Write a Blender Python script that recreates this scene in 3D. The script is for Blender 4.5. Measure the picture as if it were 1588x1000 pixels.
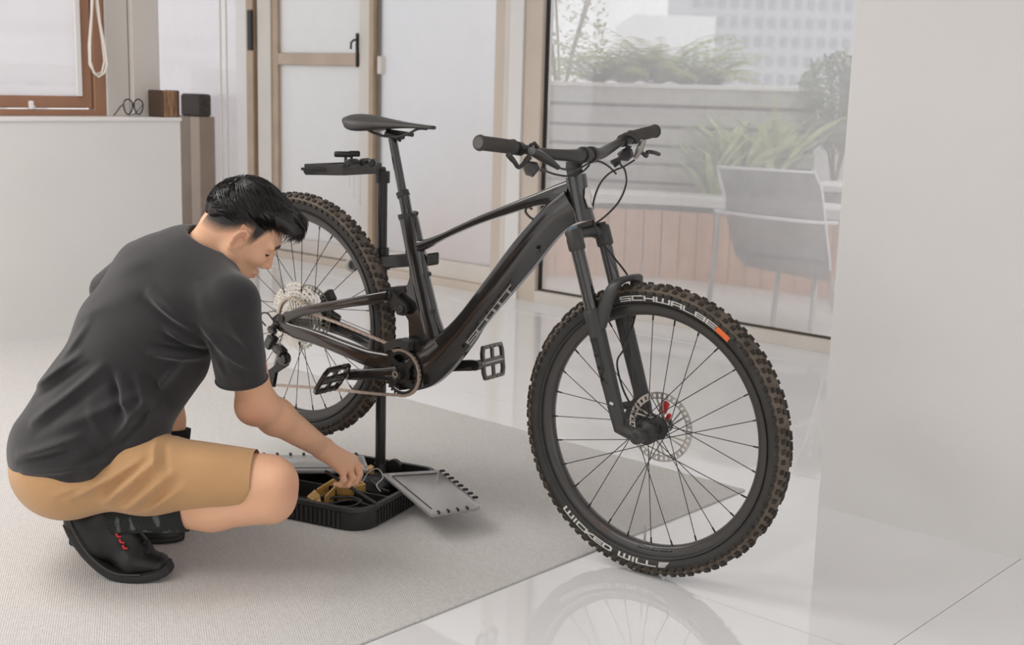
import bpy, bmesh, math, random
import numpy as np
from mathutils import Vector, Matrix
for _o in list(bpy.data.objects): bpy.data.objects.remove(_o)
SC = bpy.context.scene
COL = SC.collection
PI = math.pi

# ------------------------------------------------------------------ camera
F_PX, PITCH, ROLL, YAW, CAM_H = 1965.0, 0.1854, 0.0276, -0.7313, 1.208
_cy, _sy = math.cos(YAW), math.sin(YAW)
FWD = np.array([_sy*math.cos(PITCH), _cy*math.cos(PITCH), -math.sin(PITCH)])
_r = np.array([_cy, -_sy, 0.0]); _u = np.cross(_r, FWD)
RGT = math.cos(ROLL)*_r + math.sin(ROLL)*_u
UPV = -math.sin(ROLL)*_r + math.cos(ROLL)*_u
CAMP = np.array([0.0, 0.0, CAM_H])
cam_d = bpy.data.cameras.new('camera'); cam = bpy.data.objects.new('camera', cam_d); COL.objects.link(cam)
cam_d.sensor_width = 36.0; cam_d.lens = F_PX/1588*36.0; cam_d.clip_end = 400
cam_d.dof.use_dof = True; cam_d.dof.focus_distance = 3.25; cam_d.dof.aperture_fstop = 5.0
_b = -FWD
cam.matrix_world = Matrix(((RGT[0],UPV[0],_b[0],0),(RGT[1],UPV[1],_b[1],0),(RGT[2],UPV[2],_b[2],CAM_H),(0,0,0,1)))
SC.camera = cam

# ------------------------------------------------------------------ daylight, exposure
w = bpy.data.worlds.new('overcast'); SC.world = w; w.use_nodes = True
bg = w.node_tree.nodes['Background']; bg.inputs[0].default_value = (0.985, 0.985, 1.0, 1); bg.inputs[1].default_value = 1.35
def area_light(name, loc, rot, sx, sy, power, col=(1, 0.97, 0.93)):
    d = bpy.data.lights.new(name, 'AREA'); d.shape = 'RECTANGLE'; d.size = sx; d.size_y = sy; d.energy = power; d.color = col
    o = bpy.data.objects.new(name, d); COL.objects.link(o); o.location = loc; o.rotation_euler = rot
    return o
for _x, _y in ((-4.3, 0.9), (-3.3, -1.3)): area_light('overhead_fill', (_x, _y, 2.88), (0, 0, 0), 2.2, 1.4, 62, (1, .985, .97))  # added soft fill from overhead, no fitting known there
SC.view_settings.view_transform = 'Standard'; SC.view_settings.look = 'None'
SC.view_settings.gamma = 1.0; SC.view_settings.use_curve_mapping = False
SC.view_settings.exposure = -0.1

# ------------------------------------------------------------------ geometry from measured points
def ray(px, py): return FWD + RGT*(px-794)/F_PX - UPV*(py-500)/F_PX
def at(px, py, depth): return CAMP + ray(px, py)*depth
def on_z(px, py, z=0.0):
    d = ray(px, py); return CAMP + d*((z-CAM_H)/d[2])
def on_y(px, py, Y):
    d = ray(px, py); return CAMP + d*(Y/d[1])
def on_x(px, py, X):
    d = ray(px, py); return CAMP + d*(X/d[0])

# ------------------------------------------------------------------ materials
MATS = {}
def mat(name, col, rough=0.5, metal=0.0, var=0.0, vscale=30.0, bump=0.0, bscale=200.0, coat=0.0, col2=None, spec=0.5, sheen=0.0, trans=0.0, stretch=None):
    if name in MATS: return MATS[name]
    m = bpy.data.materials.new(name); m.use_nodes = True
    nt = m.node_tree; b = nt.nodes['Principled BSDF']
    b.inputs['Base Color'].default_value = (*col, 1); b.inputs['Roughness'].default_value = rough
    b.inputs['Metallic'].default_value = metal; b.inputs['Coat Weight'].default_value = coat; b.inputs['Coat Roughness'].default_value = 0.06
    b.inputs['Specular IOR Level'].default_value = spec
    if sheen: b.inputs['Sheen Weight'].default_value = sheen; b.inputs['Sheen Roughness'].default_value = 0.5
    if trans: b.inputs['Transmission Weight'].default_value = trans
    tc = nt.nodes.new('ShaderNodeTexCoord'); src = tc.outputs['Object']
    if stretch:
        mp = nt.nodes.new('ShaderNodeMapping'); mp.inputs['Scale'].default_value = stretch; nt.links.new(src, mp.inputs[0]); src = mp.outputs[0]
    if var > 0 or col2:
        n = nt.nodes.new('ShaderNodeTexNoise'); n.inputs['Scale'].default_value = vscale; n.inputs['Detail'].default_value = 4; nt.links.new(src, n.inputs['Vector'])
        r = nt.nodes.new('ShaderNodeValToRGB')
        c2 = col2 if col2 else tuple(c*(1+var) for c in col); c1 = col if col2 else tuple(c*(1-var) for c in col)
        r.color_ramp.elements[0].position = 0.35; r.color_ramp.elements[1].position = 0.65
        r.color_ramp.elements[0].color = (*c1, 1); r.color_ramp.elements[1].color = (*c2, 1)
        nt.links.new(n.outputs[0], r.inputs[0]); nt.links.new(r.outputs[0], b.inputs['Base Color'])
    if bump > 0:
        n2 = nt.nodes.new('ShaderNodeTexNoise'); n2.inputs['Scale'].default_value = bscale; n2.inputs['Detail'].default_value = 3; nt.links.new(src, n2.inputs['Vector'])
        bp_ = nt.nodes.new('ShaderNodeBump'); bp_.inputs['Strength'].default_value = bump; bp_.inputs['Distance'].default_value = 0.002
        nt.links.new(n2.outputs[0], bp_.inputs['Height']); nt.links.new(bp_.outputs[0], b.inputs['Normal'])
    MATS[name] = m; return m
def glass_mat(name, clear, haze_col=(0.9, 0.9, 0.92), gloss=0.06, translucent=0.6, rough=0.0, dirt=0.0, ds=6.0):
    """pane with a film of dust: part of the light passes, part is scattered by the film"""
    m = bpy.data.materials.new(name); m.use_nodes = True; nt = m.node_tree; nt.nodes.clear(); N = nt.nodes.new; L = nt.links.new
    out = N('ShaderNodeOutputMaterial'); tr = N('ShaderNodeBsdfTransparent'); tl = N('ShaderNodeBsdfTranslucent'); df = N('ShaderNodeBsdfDiffuse'); gl = N('ShaderNodeBsdfGlossy')
    tl.inputs[0].default_value = (*haze_col, 1); df.inputs[0].default_value = (*haze_col, 1); gl.inputs['Roughness'].default_value = 0.02
    m1 = N('ShaderNodeMixShader'); m1.inputs[0].default_value = translucent; L(df.outputs[0], m1.inputs[1]); L(tl.outputs[0], m1.inputs[2])
    m2 = N('ShaderNodeMixShader'); L(m1.outputs[0], m2.inputs[1]); L(tr.outputs[0], m2.inputs[2])
    if dirt > 0:
        tc = N('ShaderNodeTexCoord'); nz = N('ShaderNodeTexNoise'); nz.inputs['Scale'].default_value = ds; nz.inputs['Detail'].default_value = 6
        mr = N('ShaderNodeMapRange'); mr.inputs[1].default_value = 0.3; mr.inputs[2].default_value = 0.7; mr.inputs[3].default_value = clear-dirt; mr.inputs[4].default_value = clear+dirt
        L(tc.outputs['Object'], nz.inputs['Vector']); L(nz.outputs[0], mr.inputs[0]); L(mr.outputs[0], m2.inputs[0])
    else: m2.inputs[0].default_value = clear
    fr = N('ShaderNodeFresnel'); fr.inputs[0].default_value = 1.45
    mu = N('ShaderNodeMath'); mu.operation = 'MULTIPLY'; mu.inputs[1].default_value = gloss; L(fr.outputs[0], mu.inputs[0])
    m3 = N('ShaderNodeMixShader'); L(mu.outputs[0], m3.inputs[0]); L(m2.outputs[0], m3.inputs[1]); L(gl.outputs[0], m3.inputs[2])
    L(m3.outputs[0], out.inputs[0]); MATS[name] = m; return m

# ------------------------------------------------------------------ object helpers
def tag(o, label=None, cat=None, group=None, kind=None):
    if label: o['label'] = label
    if cat: o['category'] = cat
    if group: o['group'] = group
    if kind: o['kind'] = kind
    return o
def empty(name, loc=(0, 0, 0), rz=0.0, label=None, cat=None, group=None):
    o = bpy.data.objects.new(name, None); COL.objects.link(o); o.empty_display_size = 0.05
    o.location = loc; o.rotation_euler = (0, 0, rz); return tag(o, label, cat, group)
def link(name, me, m=None, parent=None, smooth=None):
    o = bpy.data.objects.new(name, me); COL.objects.link(o)
    if m is not None and not me.materials: me.materials.append(m)
    if smooth is not None: shade(me, smooth)
    if parent: o.parent = parent
    return o
def shade(me, angle=40):
    me.polygons.foreach_set('use_smooth', [True]*len(me.polygons))
    if angle < 170: me.set_sharp_from_angle(angle=math.radians(angle))
class MB:
    """collects shapes, then links them as one mesh object"""
    def __init__(s): s.v = []; s.f = []
    def add(s, vs, fs):
        o = len(s.v); s.v += [tuple(float(c) for c in p) for p in vs]; s.f += [tuple(i+o for i in f) for f in fs]; return s
    def box(s, c, size, R=None, bev=0.0):
        c = np.array(c, float); hx, hy, hz = [d/2 for d in size]
        R = np.eye(3) if R is None else np.array(R)
        if bev <= 0:
            P = [(x*hx, y*hy, z*hz) for z in (-1, 1) for y in (-1, 1) for x in (-1, 1)]
            fs = [(0, 2, 3, 1), (4, 5, 7, 6), (0, 1, 5, 4), (2, 6, 7, 3), (0, 4, 6, 2), (1, 3, 7, 5)]
        else:
            b = min(bev, hx*.9, hy*.9, hz*.9); P = []
            for z, e in ((-hz, b), (-hz+b, 0), (hz-b, 0), (hz, b)):
                X, Y = hx-e, hy-e
                for x, y in ((-X+b*.7, -Y), (X-b*.7, -Y), (X, -Y+b*.7), (X, Y-b*.7), (X-b*.7, Y), (-X+b*.7, Y), (-X, Y-b*.7), (-X, -Y+b*.7)): P.append((x, y, z))
            fs = [tuple(range(7, -1, -1)), tuple(range(24, 32))]
            for k in range(3):
                for i in range(8): fs.append((k*8+i, k*8+(i+1) % 8, k*8+8+(i+1) % 8, k*8+8+i))
        return s.add([c+R@np.array(p) for p in P], fs)
    def bx(s, x0, x1, y0, y1, z0, z1, bev=0.0): return s.box(((x0+x1)/2, (y0+y1)/2, (z0+z1)/2), (abs(x1-x0), abs(y1-y0), abs(z1-z0)), None, bev)
    def rings(s, rings, cap=True, closed=False):
        n = len(rings[0]); vs = [p for r in rings for p in r]; fs = []
        m = len(rings); last = m if closed else m-1
        for k in range(last):
            k2 = (k+1) % m
            for i in range(n): fs.append((k*n+i, k*n+(i+1) % n, k2*n+(i+1) % n, k2*n+i))
        if cap and not closed: fs += [tuple(range(n-1, -1, -1)), tuple((m-1)*n+i for i in range(n))]
        return s.add(vs, fs)
    def tube(s, pts, r, n=10, cap=True, closed=False):
        pts = [np.array(p, float) for p in pts]; m = len(pts)
        rr = r if hasattr(r, '__len__') else [r]*m
        T = []
        for i in range(m):
            a = pts[(i-1) % m] if (closed or i > 0) else pts[i]; b = pts[(i+1) % m] if (closed or i < m-1) else pts[i]
            t = b-a; T.append(t/(np.linalg.norm(t)+1e-12))
        ref = np.array([0, 0, 1.0]) if abs(T[0][2]) < .9 else np.array([1.0, 0, 0])
        u = np.cross(T[0], ref); u /= np.linalg.norm(u); R = []
        for i in range(m):
            u = u-T[i]*(u@T[i]); u /= (np.linalg.norm(u)+1e-12); v = np.cross(T[i], u)
            R.append([pts[i]+rr[i]*(math.cos(2*PI*k/n)*u+math.sin(2*PI*k/n)*v) for k in range(n)])
        return s.rings(R, cap, closed)
    def lathe(s, prof, c=(0, 0, 0), axis=(0, 1, 0), n=32, closed=False, cap=False):
        """prof: (radius, offset along axis) list"""
        ax = np.array(axis, float); ax /= np.linalg.norm(ax); c = np.array(c, float)
        ref = np.array([0, 0, 1.0]) if abs(ax[2]) < .9 else np.array([1.0, 0, 0])
        u = np.cross(ax, ref); u /= np.linalg.norm(u); v = np.cross(ax, u)
        R = [[c+ax*h+r*(math.cos(2*PI*k/n)*u+math.sin(2*PI*k/n)*v) for k in range(n)] for r, h in prof]
        return s.rings(R, cap, closed)
    def prism(s, poly, dirv):
        P = [np.array(p, float) for p in poly]; d = np.array(dirv, float); n = len(P)
        return s.add(P+[p+d for p in P], [tuple(range(n-1, -1, -1)), tuple(range(n, 2*n))]+[(i, (i+1) % n, n+(i+1) % n, n+i) for i in range(n)])
    def build(s, name, m, parent=None, smooth=40, kind=None, off=None):
        me = bpy.data.meshes.new(name); vs = s.v
        if off is not None: vs = [(a-off[0], b-off[1], c-off[2]) for a, b, c in vs]
        me.from_pydata(vs, [], s.f); me.update()
        bm = bmesh.new(); bm.from_mesh(me); bmesh.ops.recalc_face_normals(bm, faces=bm.faces); bm.to_mesh(me); bm.free()
        o = link(name, me, m, parent)
        if smooth: shade(me, smooth)
        if kind: o['kind'] = kind
        return o
def bez(pts, n=24):
    """smooth curve through points (Catmull-Rom)"""
    P = [np.array(p, float) for p in pts]; P = [2*P[0]-P[1]]+P+[2*P[-1]-P[-2]]; out = []
    for i in range(1, len(P)-2):
        for k in range(n):
            t = k/n; a, b, c, d = P[i-1], P[i], P[i+1], P[i+2]
            out.append(.5*((2*b)+(c-a)*t+(2*a-5*b+4*c-d)*t*t+(3*b-a-3*c+d)*t**3))
    out.append(P[-2]); return out
def copy_tree(o, parent=None):
    c = o.copy(); COL.objects.link(c)
    if parent: c.parent = parent
    for ch in list(o.children): copy_tree(ch, c)
    return c
def ring_rot(ax, ang):
    return np.array(Matrix.Rotation(ang, 3, ax))

# strokes of a square, wide sans lettering on a unit cell
GL = {'S': [(1,1,0,1),(0,1,0,.5),(0,.5,1,.5),(1,.5,1,0),(1,0,0,0)], 'C': [(1,1,0,1),(0,1,0,0),(0,0,1,0)], 'H': [(0,0,0,1),(1,0,1,1),(0,.5,1,.5)],
 'W': [(0,1,0,0),(0,0,1,0),(1,0,1,1),(.5,0,.5,1)], 'A': [(0,0,0,1),(0,1,1,1),(1,1,1,0),(0,.42,1,.42)], 'L': [(0,1,0,0),(0,0,1,0)],
 'B': [(0,0,0,1),(0,1,1,1),(1,1,1,0),(0,0,1,0),(0,.5,1,.5)], 'E': [(0,0,0,1),(0,1,1,1),(0,0,1,0),(0,.5,.9,.5)], 'I': [(.5,0,.5,1)],
 'K': [(0,0,0,1),(0,.5,1,1),(0,.5,1,0)], 'D': [(0,0,0,1),(0,1,.8,1),(.8,1,1,.8),(1,.8,1,.2),(1,.2,.8,0),(.8,0,0,0)], 'O': [(0,0,0,1),(0,1,1,1),(1,1,1,0),(1,0,0,0)],
 'T': [(0,1,1,1),(.5,1,.5,0)], 'Y': [(0,1,.5,.5),(1,1,.5,.5),(.5,.5,.5,0)], 'N': [(0,0,0,1),(0,1,1,0),(1,0,1,1)], 'R': [(0,0,0,1),(0,1,1,1),(1,1,1,.5),(1,.5,0,.5),(.4,.5,1,0)],
 'U': [(0,1,0,0),(0,0,1,0),(1,0,1,1)], 'F': [(0,0,0,1),(0,1,1,1),(0,.5,.8,.5)], 'X': [(0,0,1,1),(0,1,1,0)], '3': [(0,1,1,1),(1,1,1,0),(1,0,0,0),(.2,.5,1,.5)], '4': [(0,1,0,.45),(0,.45,1,.45),(.8,1,.8,0)]}
def lettering(mb, text, fn, cw=0.62, gap=0.26, th=0.24, italic=0.0, thick=0.0006):
    """fn(u, v, d) maps text space (u along, v up 0..1, d out of the surface) to a point"""
    x = 0.0
    for ch in text:
        if ch == ' ': x += cw*.8; continue
        wd = cw*(1.35 if ch == 'W' else .3 if ch == 'I' else 1.0)
        for (a, b, c, d) in GL[ch]:
            p = np.array([x+a*wd, b]); q = np.array([x+c*wd, d]); dv = q-p; ln = np.linalg.norm(dv); dv /= ln; nv = np.array([-dv[1], dv[0]])
            k = max(1, int(ln/.2)); e = dv*th/2
            P0 = p-e; P1 = q+e
            # keep inside the cell height
            vs = []; fs = []
            for j in range(k+1):
                m_ = P0+(P1-P0)*j/k
                for sgn in (-1, 1):
                    z = m_+nv*sgn*th/2
                    for dd in (0, thick): vs.append(fn(z[0]+italic*z[1], z[1]*(1-th)+th/2, dd))
            for j in range(k):
                o = j*4; fs += [(o+1, o+3, o+7, o+5), (o, o+4, o+6, o+2), (o, o+1, o+5, o+4), (o+2, o+6, o+7, o+3)]
            mb.add(vs, fs)
        x += wd+gap
    return x-gap
def text_width(text, cw=0.62, gap=0.26):
    x = 0.0
    for ch in text: x += cw*.8 if ch == ' ' else cw*(1.35 if ch == 'W' else .3 if ch == 'I' else 1.0)+gap
    return x-gap

# ------------------------------------------------------------------ implicit surfaces for bodies and cloth
def nets(fn, lo, hi, h):
    lo = np.array(lo, np.float32); hi = np.array(hi, np.float32)
    n = [int(math.ceil((hi[i]-lo[i])/h))+1 for i in range(3)]
    ax = [lo[i]+h*np.arange(n[i], dtype=np.float32) for i in range(3)]
    X, Y, Z = np.meshgrid(*ax, indexing='ij')
    Fv = fn(X, Y, Z).astype(np.float32)
    S = Fv < 0
    cs = sum(S[i:n[0]-1+i, j:n[1]-1+j, k:n[2]-1+k].astype(np.int8) for i in (0, 1) for j in (0, 1) for k in (0, 1))
    act = (cs > 0) & (cs < 8); idx = np.full(act.shape, -1, np.int64); cells = np.argwhere(act); idx[act] = np.arange(len(cells))
    acc = np.zeros((len(cells), 3)); cnt = np.zeros(len(cells))
    for a in range(3):
        o = [i for i in range(3) if i != a]
        for b in (0, 1):
            for c in (0, 1):
                off = np.zeros(3, int); off[o[0]] = b; off[o[1]] = c
                p = cells+off; q = p.copy(); q[:, a] += 1
                fa = Fv[p[:, 0], p[:, 1], p[:, 2]]; fb = Fv[q[:, 0], q[:, 1], q[:, 2]]
                cr = (fa < 0) != (fb < 0); t = np.where(cr, fa/(fa-fb+1e-20), 0)
                pos = off[None, :].astype(float).repeat(len(cells), 0); pos[:, a] += t
                acc[cr] += pos[cr]; cnt[cr] += 1
    V = lo+h*(cells+acc/np.maximum(cnt, 1)[:, None]); Fc = []
    for a in range(3):
        o = [i for i in range(3) if i != a]
        s1 = [slice(None)]*3; s2 = [slice(None)]*3; s1[a] = slice(0, -1); s2[a] = slice(1, None)
        cr = S[tuple(s1)] != S[tuple(s2)]; e = np.argwhere(cr)
        e = e[(e[:, o[0]] > 0) & (e[:, o[1]] > 0) & (e[:, o[0]] < n[o[0]]-1) & (e[:, o[1]] < n[o[1]]-1)]
        quad = []
        for (b, c) in ((0, 0), (-1, 0), (-1, -1), (0, -1)):
            q = e.copy(); q[:, o[0]] += b; q[:, o[1]] += c; quad.append(idx[q[:, 0], q[:, 1], q[:, 2]])
        quad = np.stack(quad, 1); st = S[e[:, 0], e[:, 1], e[:, 2]]
        flip = st if a != 1 else ~st
        quad[~flip] = quad[~flip][:, ::-1]; Fc.append(quad)
    return V, np.concatenate(Fc)
def np_mesh(name, V, Q):
    me = bpy.data.meshes.new(name); me.vertices.add(len(V)); me.vertices.foreach_set('co', np.asarray(V, np.float32).ravel())
    me.loops.add(len(Q)*4); me.loops.foreach_set('vertex_index', np.asarray(Q, np.int32).ravel())
    me.polygons.add(len(Q)); me.polygons.foreach_set('loop_start', np.arange(0, len(Q)*4, 4, dtype=np.int32)); me.polygons.foreach_set('loop_total', np.full(len(Q), 4, np.int32))
    me.update(calc_edges=True); me.validate(); me.polygons.foreach_set('use_smooth', [True]*len(Q)); return me
def smin(a, b, k):
    h = np.clip(.5+.5*(b-a)/k, 0, 1); return b*(1-h)+a*h-k*h*(1-h)
def cone_d(X, Y, Z, a, b, r1, r2):
    a = np.array(a, float); b = np.array(b, float); d = b-a; L = d@d
    t = np.clip(((X-a[0])*d[0]+(Y-a[1])*d[1]+(Z-a[2])*d[2])/L, 0, 1)
    return np.sqrt((X-a[0]-t*d[0])**2+(Y-a[1]-t*d[1])**2+(Z-a[2]-t*d[2])**2)-(r1+(r2-r1)*t)
def ell_d(X, Y, Z, c, r, R=None):
    x, y, z = X-c[0], Y-c[1], Z-c[2]
    if R is not None:
        R = np.array(R); x, y, z = R[0, 0]*x+R[0, 1]*y+R[0, 2]*z, R[1, 0]*x+R[1, 1]*y+R[1, 2]*z, R[2, 0]*x+R[2, 1]*y+R[2, 2]*z
    k = np.sqrt((x/r[0])**2+(y/r[1])**2+(z/r[2])**2); return (k-1)*min(r)
def ell_cone(X, Y, Z, a, b, side, ra, rb):
    """tapered limb with an elliptic section: ra = (half width along side, half depth)"""
    a = np.array(a, float); b = np.array(b, float); d = b-a; L = np.linalg.norm(d); d /= L
    s = np.array(side, float); s -= d*(s@d); s /= np.linalg.norm(s); q = np.cross(d, s)
    x, y, z = X-a[0], Y-a[1], Z-a[2]
    l = x*d[0]+y*d[1]+z*d[2]; t = np.clip(l/L, 0, 1); w_ = x*s[0]+y*s[1]+z*s[2]; e = x*q[0]+y*q[1]+z*q[2]; o = l-t*L
    A = ra[0]+(rb[0]-ra[0])*t; B = ra[1]+(rb[1]-ra[1])*t; m_ = np.minimum(A, B)
    return (np.sqrt((w_/A)**2+(e/B)**2+(o/m_)**2)-1)*m_

# ================================================================== ROOM
M_wall = mat('white_paint', (0.80, 0.782, 0.762), 0.7, bump=0.08, bscale=350, var=0.012, vscale=3)
M_tile = mat('polished_white_tile', (0.86, 0.85, 0.845), 0.04, var=0.012, vscale=4, spec=0.85)
M_grout = mat('grout', (0.40, 0.37, 0.33), 0.8)
M_stone = mat('white_threshold_stone', (0.86, 0.855, 0.86), 0.08, var=0.02, vscale=6)
M_beige = mat('beige_aluminium', (0.66, 0.57, 0.48), 0.35, var=0.03, vscale=3)
M_cream = mat('cream_aluminium', (0.74, 0.69, 0.63), 0.35, var=0.03, vscale=3)
M_whitef = mat('white_frame_paint', (0.84, 0.82, 0.80), 0.4)
M_tanf = mat('tan_frame_paint', (0.50, 0.37, 0.26), 0.4, var=0.08, vscale=6)
M_brownf = mat('brown_window_aluminium', (0.34, 0.175, 0.105), 0.42, var=0.06, vscale=5)
M_black = mat('black_rubber', (0.012, 0.011, 0.011), 0.5)
M_carpet = mat('woven_carpet', (0.50, 0.465, 0.43), 0.95, var=0.05, vscale=5, spec=0.1)
G_clear = glass_mat('dusty_glass', 0.66, (0.80, 0.80, 0.81), 0.7, 0.97, dirt=0.02, ds=9)
G_frost = glass_mat('frosted_glass', 0.17, (0.93, 0.93, 0.945), 0.5, 0.95, dirt=0.04, ds=2.2)
G_frost2 = glass_mat('frosted_door_glass', 0.20, (0.91, 0.905, 0.90), 0.5, 0.93, dirt=0.04, ds=2.6)
G_left = glass_mat('window_glass', 0.40, (0.96, 0.93, 0.95), 0.6, 0.97, dirt=0.02, ds=5)

def struct(o): o['kind'] = 'structure'; return o
YW = 5.39
# carpet weave: fine ribs running one way, broken by noise
def weave(m):
    nt = m.node_tree; N = nt.nodes.new; L = nt.links.new; b = nt.nodes['Principled BSDF']
    tc = N('ShaderNodeTexCoord'); mp = N('ShaderNodeMapping'); mp.inputs['Rotation'].default_value = (0, 0, 0.55)
    wv = N('ShaderNodeTexWave'); wv.inputs['Scale'].default_value = 60; wv.inputs['Distortion'].default_value = 1.5; wv.inputs['Detail'].default_value = 2
    w2 = N('ShaderNodeTexWave'); w2.bands_direction = 'Y'; w2.inputs['Scale'].default_value = 60; w2.inputs['Distortion'].default_value = 1.5
    nz = N('ShaderNodeTexNoise'); nz.inputs['Scale'].default_value = 120; nz.inputs['Detail'].default_value = 4
    L(tc.outputs['Object'], mp.inputs[0]); L(mp.outputs[0], wv.inputs['Vector']); L(mp.outputs[0], w2.inputs['Vector']); L(tc.outputs['Object'], nz.inputs['Vector'])
    mx = N('ShaderNodeMath'); mx.operation = 'MULTIPLY'; L(wv.outputs['Fac'], mx.inputs[0]); L(w2.outputs['Fac'], mx.inputs[1])
    ad = N('ShaderNodeMath'); ad.operation = 'ADD'; L(mx.outputs[0], ad.inputs[0]); L(nz.outputs[0], ad.inputs[1])
    rp = N('ShaderNodeValToRGB'); rp.color_ramp.elements[0].position = 0.35; rp.color_ramp.elements[1].position = 1.15
    rp.color_ramp.elements[0].color = (0.58, 0.555, 0.535, 1); rp.color_ramp.elements[1].color = (0.77, 0.745, 0.72, 1)
    L(ad.outputs[0], rp.inputs[0]); L(rp.outputs[0], b.inputs['Base Color'])
    bm_ = N('ShaderNodeBump'); bm_.inputs['Strength'].default_value = 0.45; bm_.inputs['Distance'].default_value = 0.004; L(ad.outputs[0], bm_.inputs['Height']); L(bm_.outputs[0], b.inputs['Normal'])
weave(M_carpet)

floor = struct(MB().bx(-9.6, 3.6, -4.2, 5.39, -0.06, -0.004).build('floor', M_grout, smooth=None))
rows = [(-4.2, 0.35, -1.1), (0.35, 1.414, 0.9), (1.414, 2.478, -.9), (2.478, 3.542, -1.125), (3.542, 5.05, -1.6)]
for (y0, y1, xs) in rows:
    cuts = [-9.6]+sorted([xs-4.256*k for k in range(-1, 3) if -9.6 < xs-4.256*k < 3.6])+[3.6]
    for a, b in zip(cuts[:-1], cuts[1:]):
        MB().bx(a+.0012, b-.0012, y0+.0012, y1-.0012, -0.012, 0.0).build('tile', M_tile, floor, smooth=None)
MB().bx(-9.6, 2.2, 5.052, 5.389, -0.012, 0.003, 0.001).build('threshold_slab', M_stone, floor, smooth=None)
carpet = MB().bx(-5.42, -1.952, -4.2, 3.270, 0.0002, 0.006, 0.002).build('carpet', M_carpet, smooth=None)
tag(carpet, 'grey beige woven carpet lying on the white tiled floor', 'carpet')

# right-hand wall end (bare white pillar face)
struct(MB().bx(-1.724, 2.2, 3.31, 5.2, 0.0, 2.9).build('wall_right', M_wall, smooth=None))
# left wall: low wall with a sill, window band above it
wl = struct(MB().bx(-5.82, -5.44, -4.2, 3.58, 0, 0.988).build('wall_left', M_wall, smooth=None))
MB().bx(-5.82, -5.432, -4.2, 3.585, 0.988, 1.006, 0.003).build('sill_board', M_whitef, wl, smooth=None)
M_col = mat('cream_column_paint', (0.66, 0.62, 0.575), 0.6)
tc_ = struct(MB().bx(-5.80, -5.63, 3.30, 3.42, 1.006, 2.9, .004).build('trim_1', M_col, smooth=None))
MB().bx(-5.80, -5.60, 3.425, 3.572, 1.006, 2.9, .004).build('column_casing', M_col, tc_, smooth=None)
MB().bx(-5.79, -5.61, 3.5725, 3.578, 1.006, 2.9).build('column_gasket', M_black, tc_, smooth=None)
struct(MB().bx(-5.82, -5.62, -4.2, 3.58, 2.3, 2.9).build('trim_2', M_wall, smooth=None))
# brown framed window over the sill
w1 = struct(MB().bx(-5.70, -5.64, 3.238, 3.298, 1.006, 2.3, .004).bx(-5.70, -5.64, -4.2, 3.238, 1.006, 1.036, .004).bx(-5.70, -5.64, -4.2, 3.298, 2.24, 2.3).build('window_1', M_brownf, smooth=None))
MB().bx(-5.688, -5.652, 3.172, 3.232, 1.042, 2.24, .003).bx(-5.688, -5.652, -4.2, 3.172, 1.042, 1.098, .003).bx(-5.688, -5.652, 1.5, 1.56, 1.098, 2.24).build('sash', M_brownf, w1, smooth=None)
MB().bx(-5.675, -5.667, -4.2, 3.172, 1.098, 2.24).build('pane', G_left, w1, smooth=None)
MB().bx(-5.651, -5.640, 3.150, 3.176, 1.098, 2.24, .002).build('sash_edge_strip', M_whitef, w1, smooth=None)
MB().bx(-5.651, -5.632, 2.905, 2.925, 1.035, 1.075, .004).bx(-5.651, -5.636, 2.920, 2.935, 1.045, 1.055, .003).build('latch', M_whitef, w1, smooth=None)

# unseen ceiling and front wall, its opening shaped to let in fill light
struct(MB().bx(-9.6, 3.6, -4.2, 5.39, 2.9, 2.98).build('ceiling', M_wall, smooth=None))
struct(MB().bx(-9.6, 3.6, -4.28, -4.2, 0, 0.35).build('wall_front', M_wall, smooth=None))
struct(MB().bx(-9.6, 3.6, -4.28, -4.2, 2.65, 2.9).build('trim_3', M_wall, smooth=None))
struct(MB().bx(-1.6, 3.6, -4.28, -4.2, 0.35, 2.65).build('wall_front_end', M_wall, smooth=None))
# ---- window wall on the balcony side
# plain header above everything
struct(MB().bx(-9.6, -1.2, YW, YW+.12, 2.55, 2.9).build('wall_back', M_wall, smooth=None))
def framepiece(name, x0, x1, z0, z1, m, parent, dy0=0.0, dy1=.06, bev=.004): return MB().bx(x0, x1, YW+dy0, YW+dy1, z0, z1, bev).build(name, m, parent, smooth=None)
# far left pane
w2 = struct(framepiece('window_2', -7.49, -7.345, 0, 2.55, M_whitef, None))
framepiece('bottom_rail', -9.45, -7.49, 0.0, 0.06, M_cream, w2); framepiece('top_rail', -9.45, -7.49, 2.49, 2.55, M_cream, w2)
framepiece('pane', -9.45, -7.49, .06, 2.49, G_left, w2, .025, .033, 0)
framepiece('jamb', -7.345, -7.268, 0, 2.55, M_tanf, w2, -.02, .06)
framepiece('jamb_strip', -7.268, -7.232, 0, 2.55, mat('dark_tan', (0.30, 0.22, 0.16), .5), w2, .01, .06)
framepiece('black_latch', -7.312, -7.262, 1.39, 1.66, M_black, w2, -.035, -.018)
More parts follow.
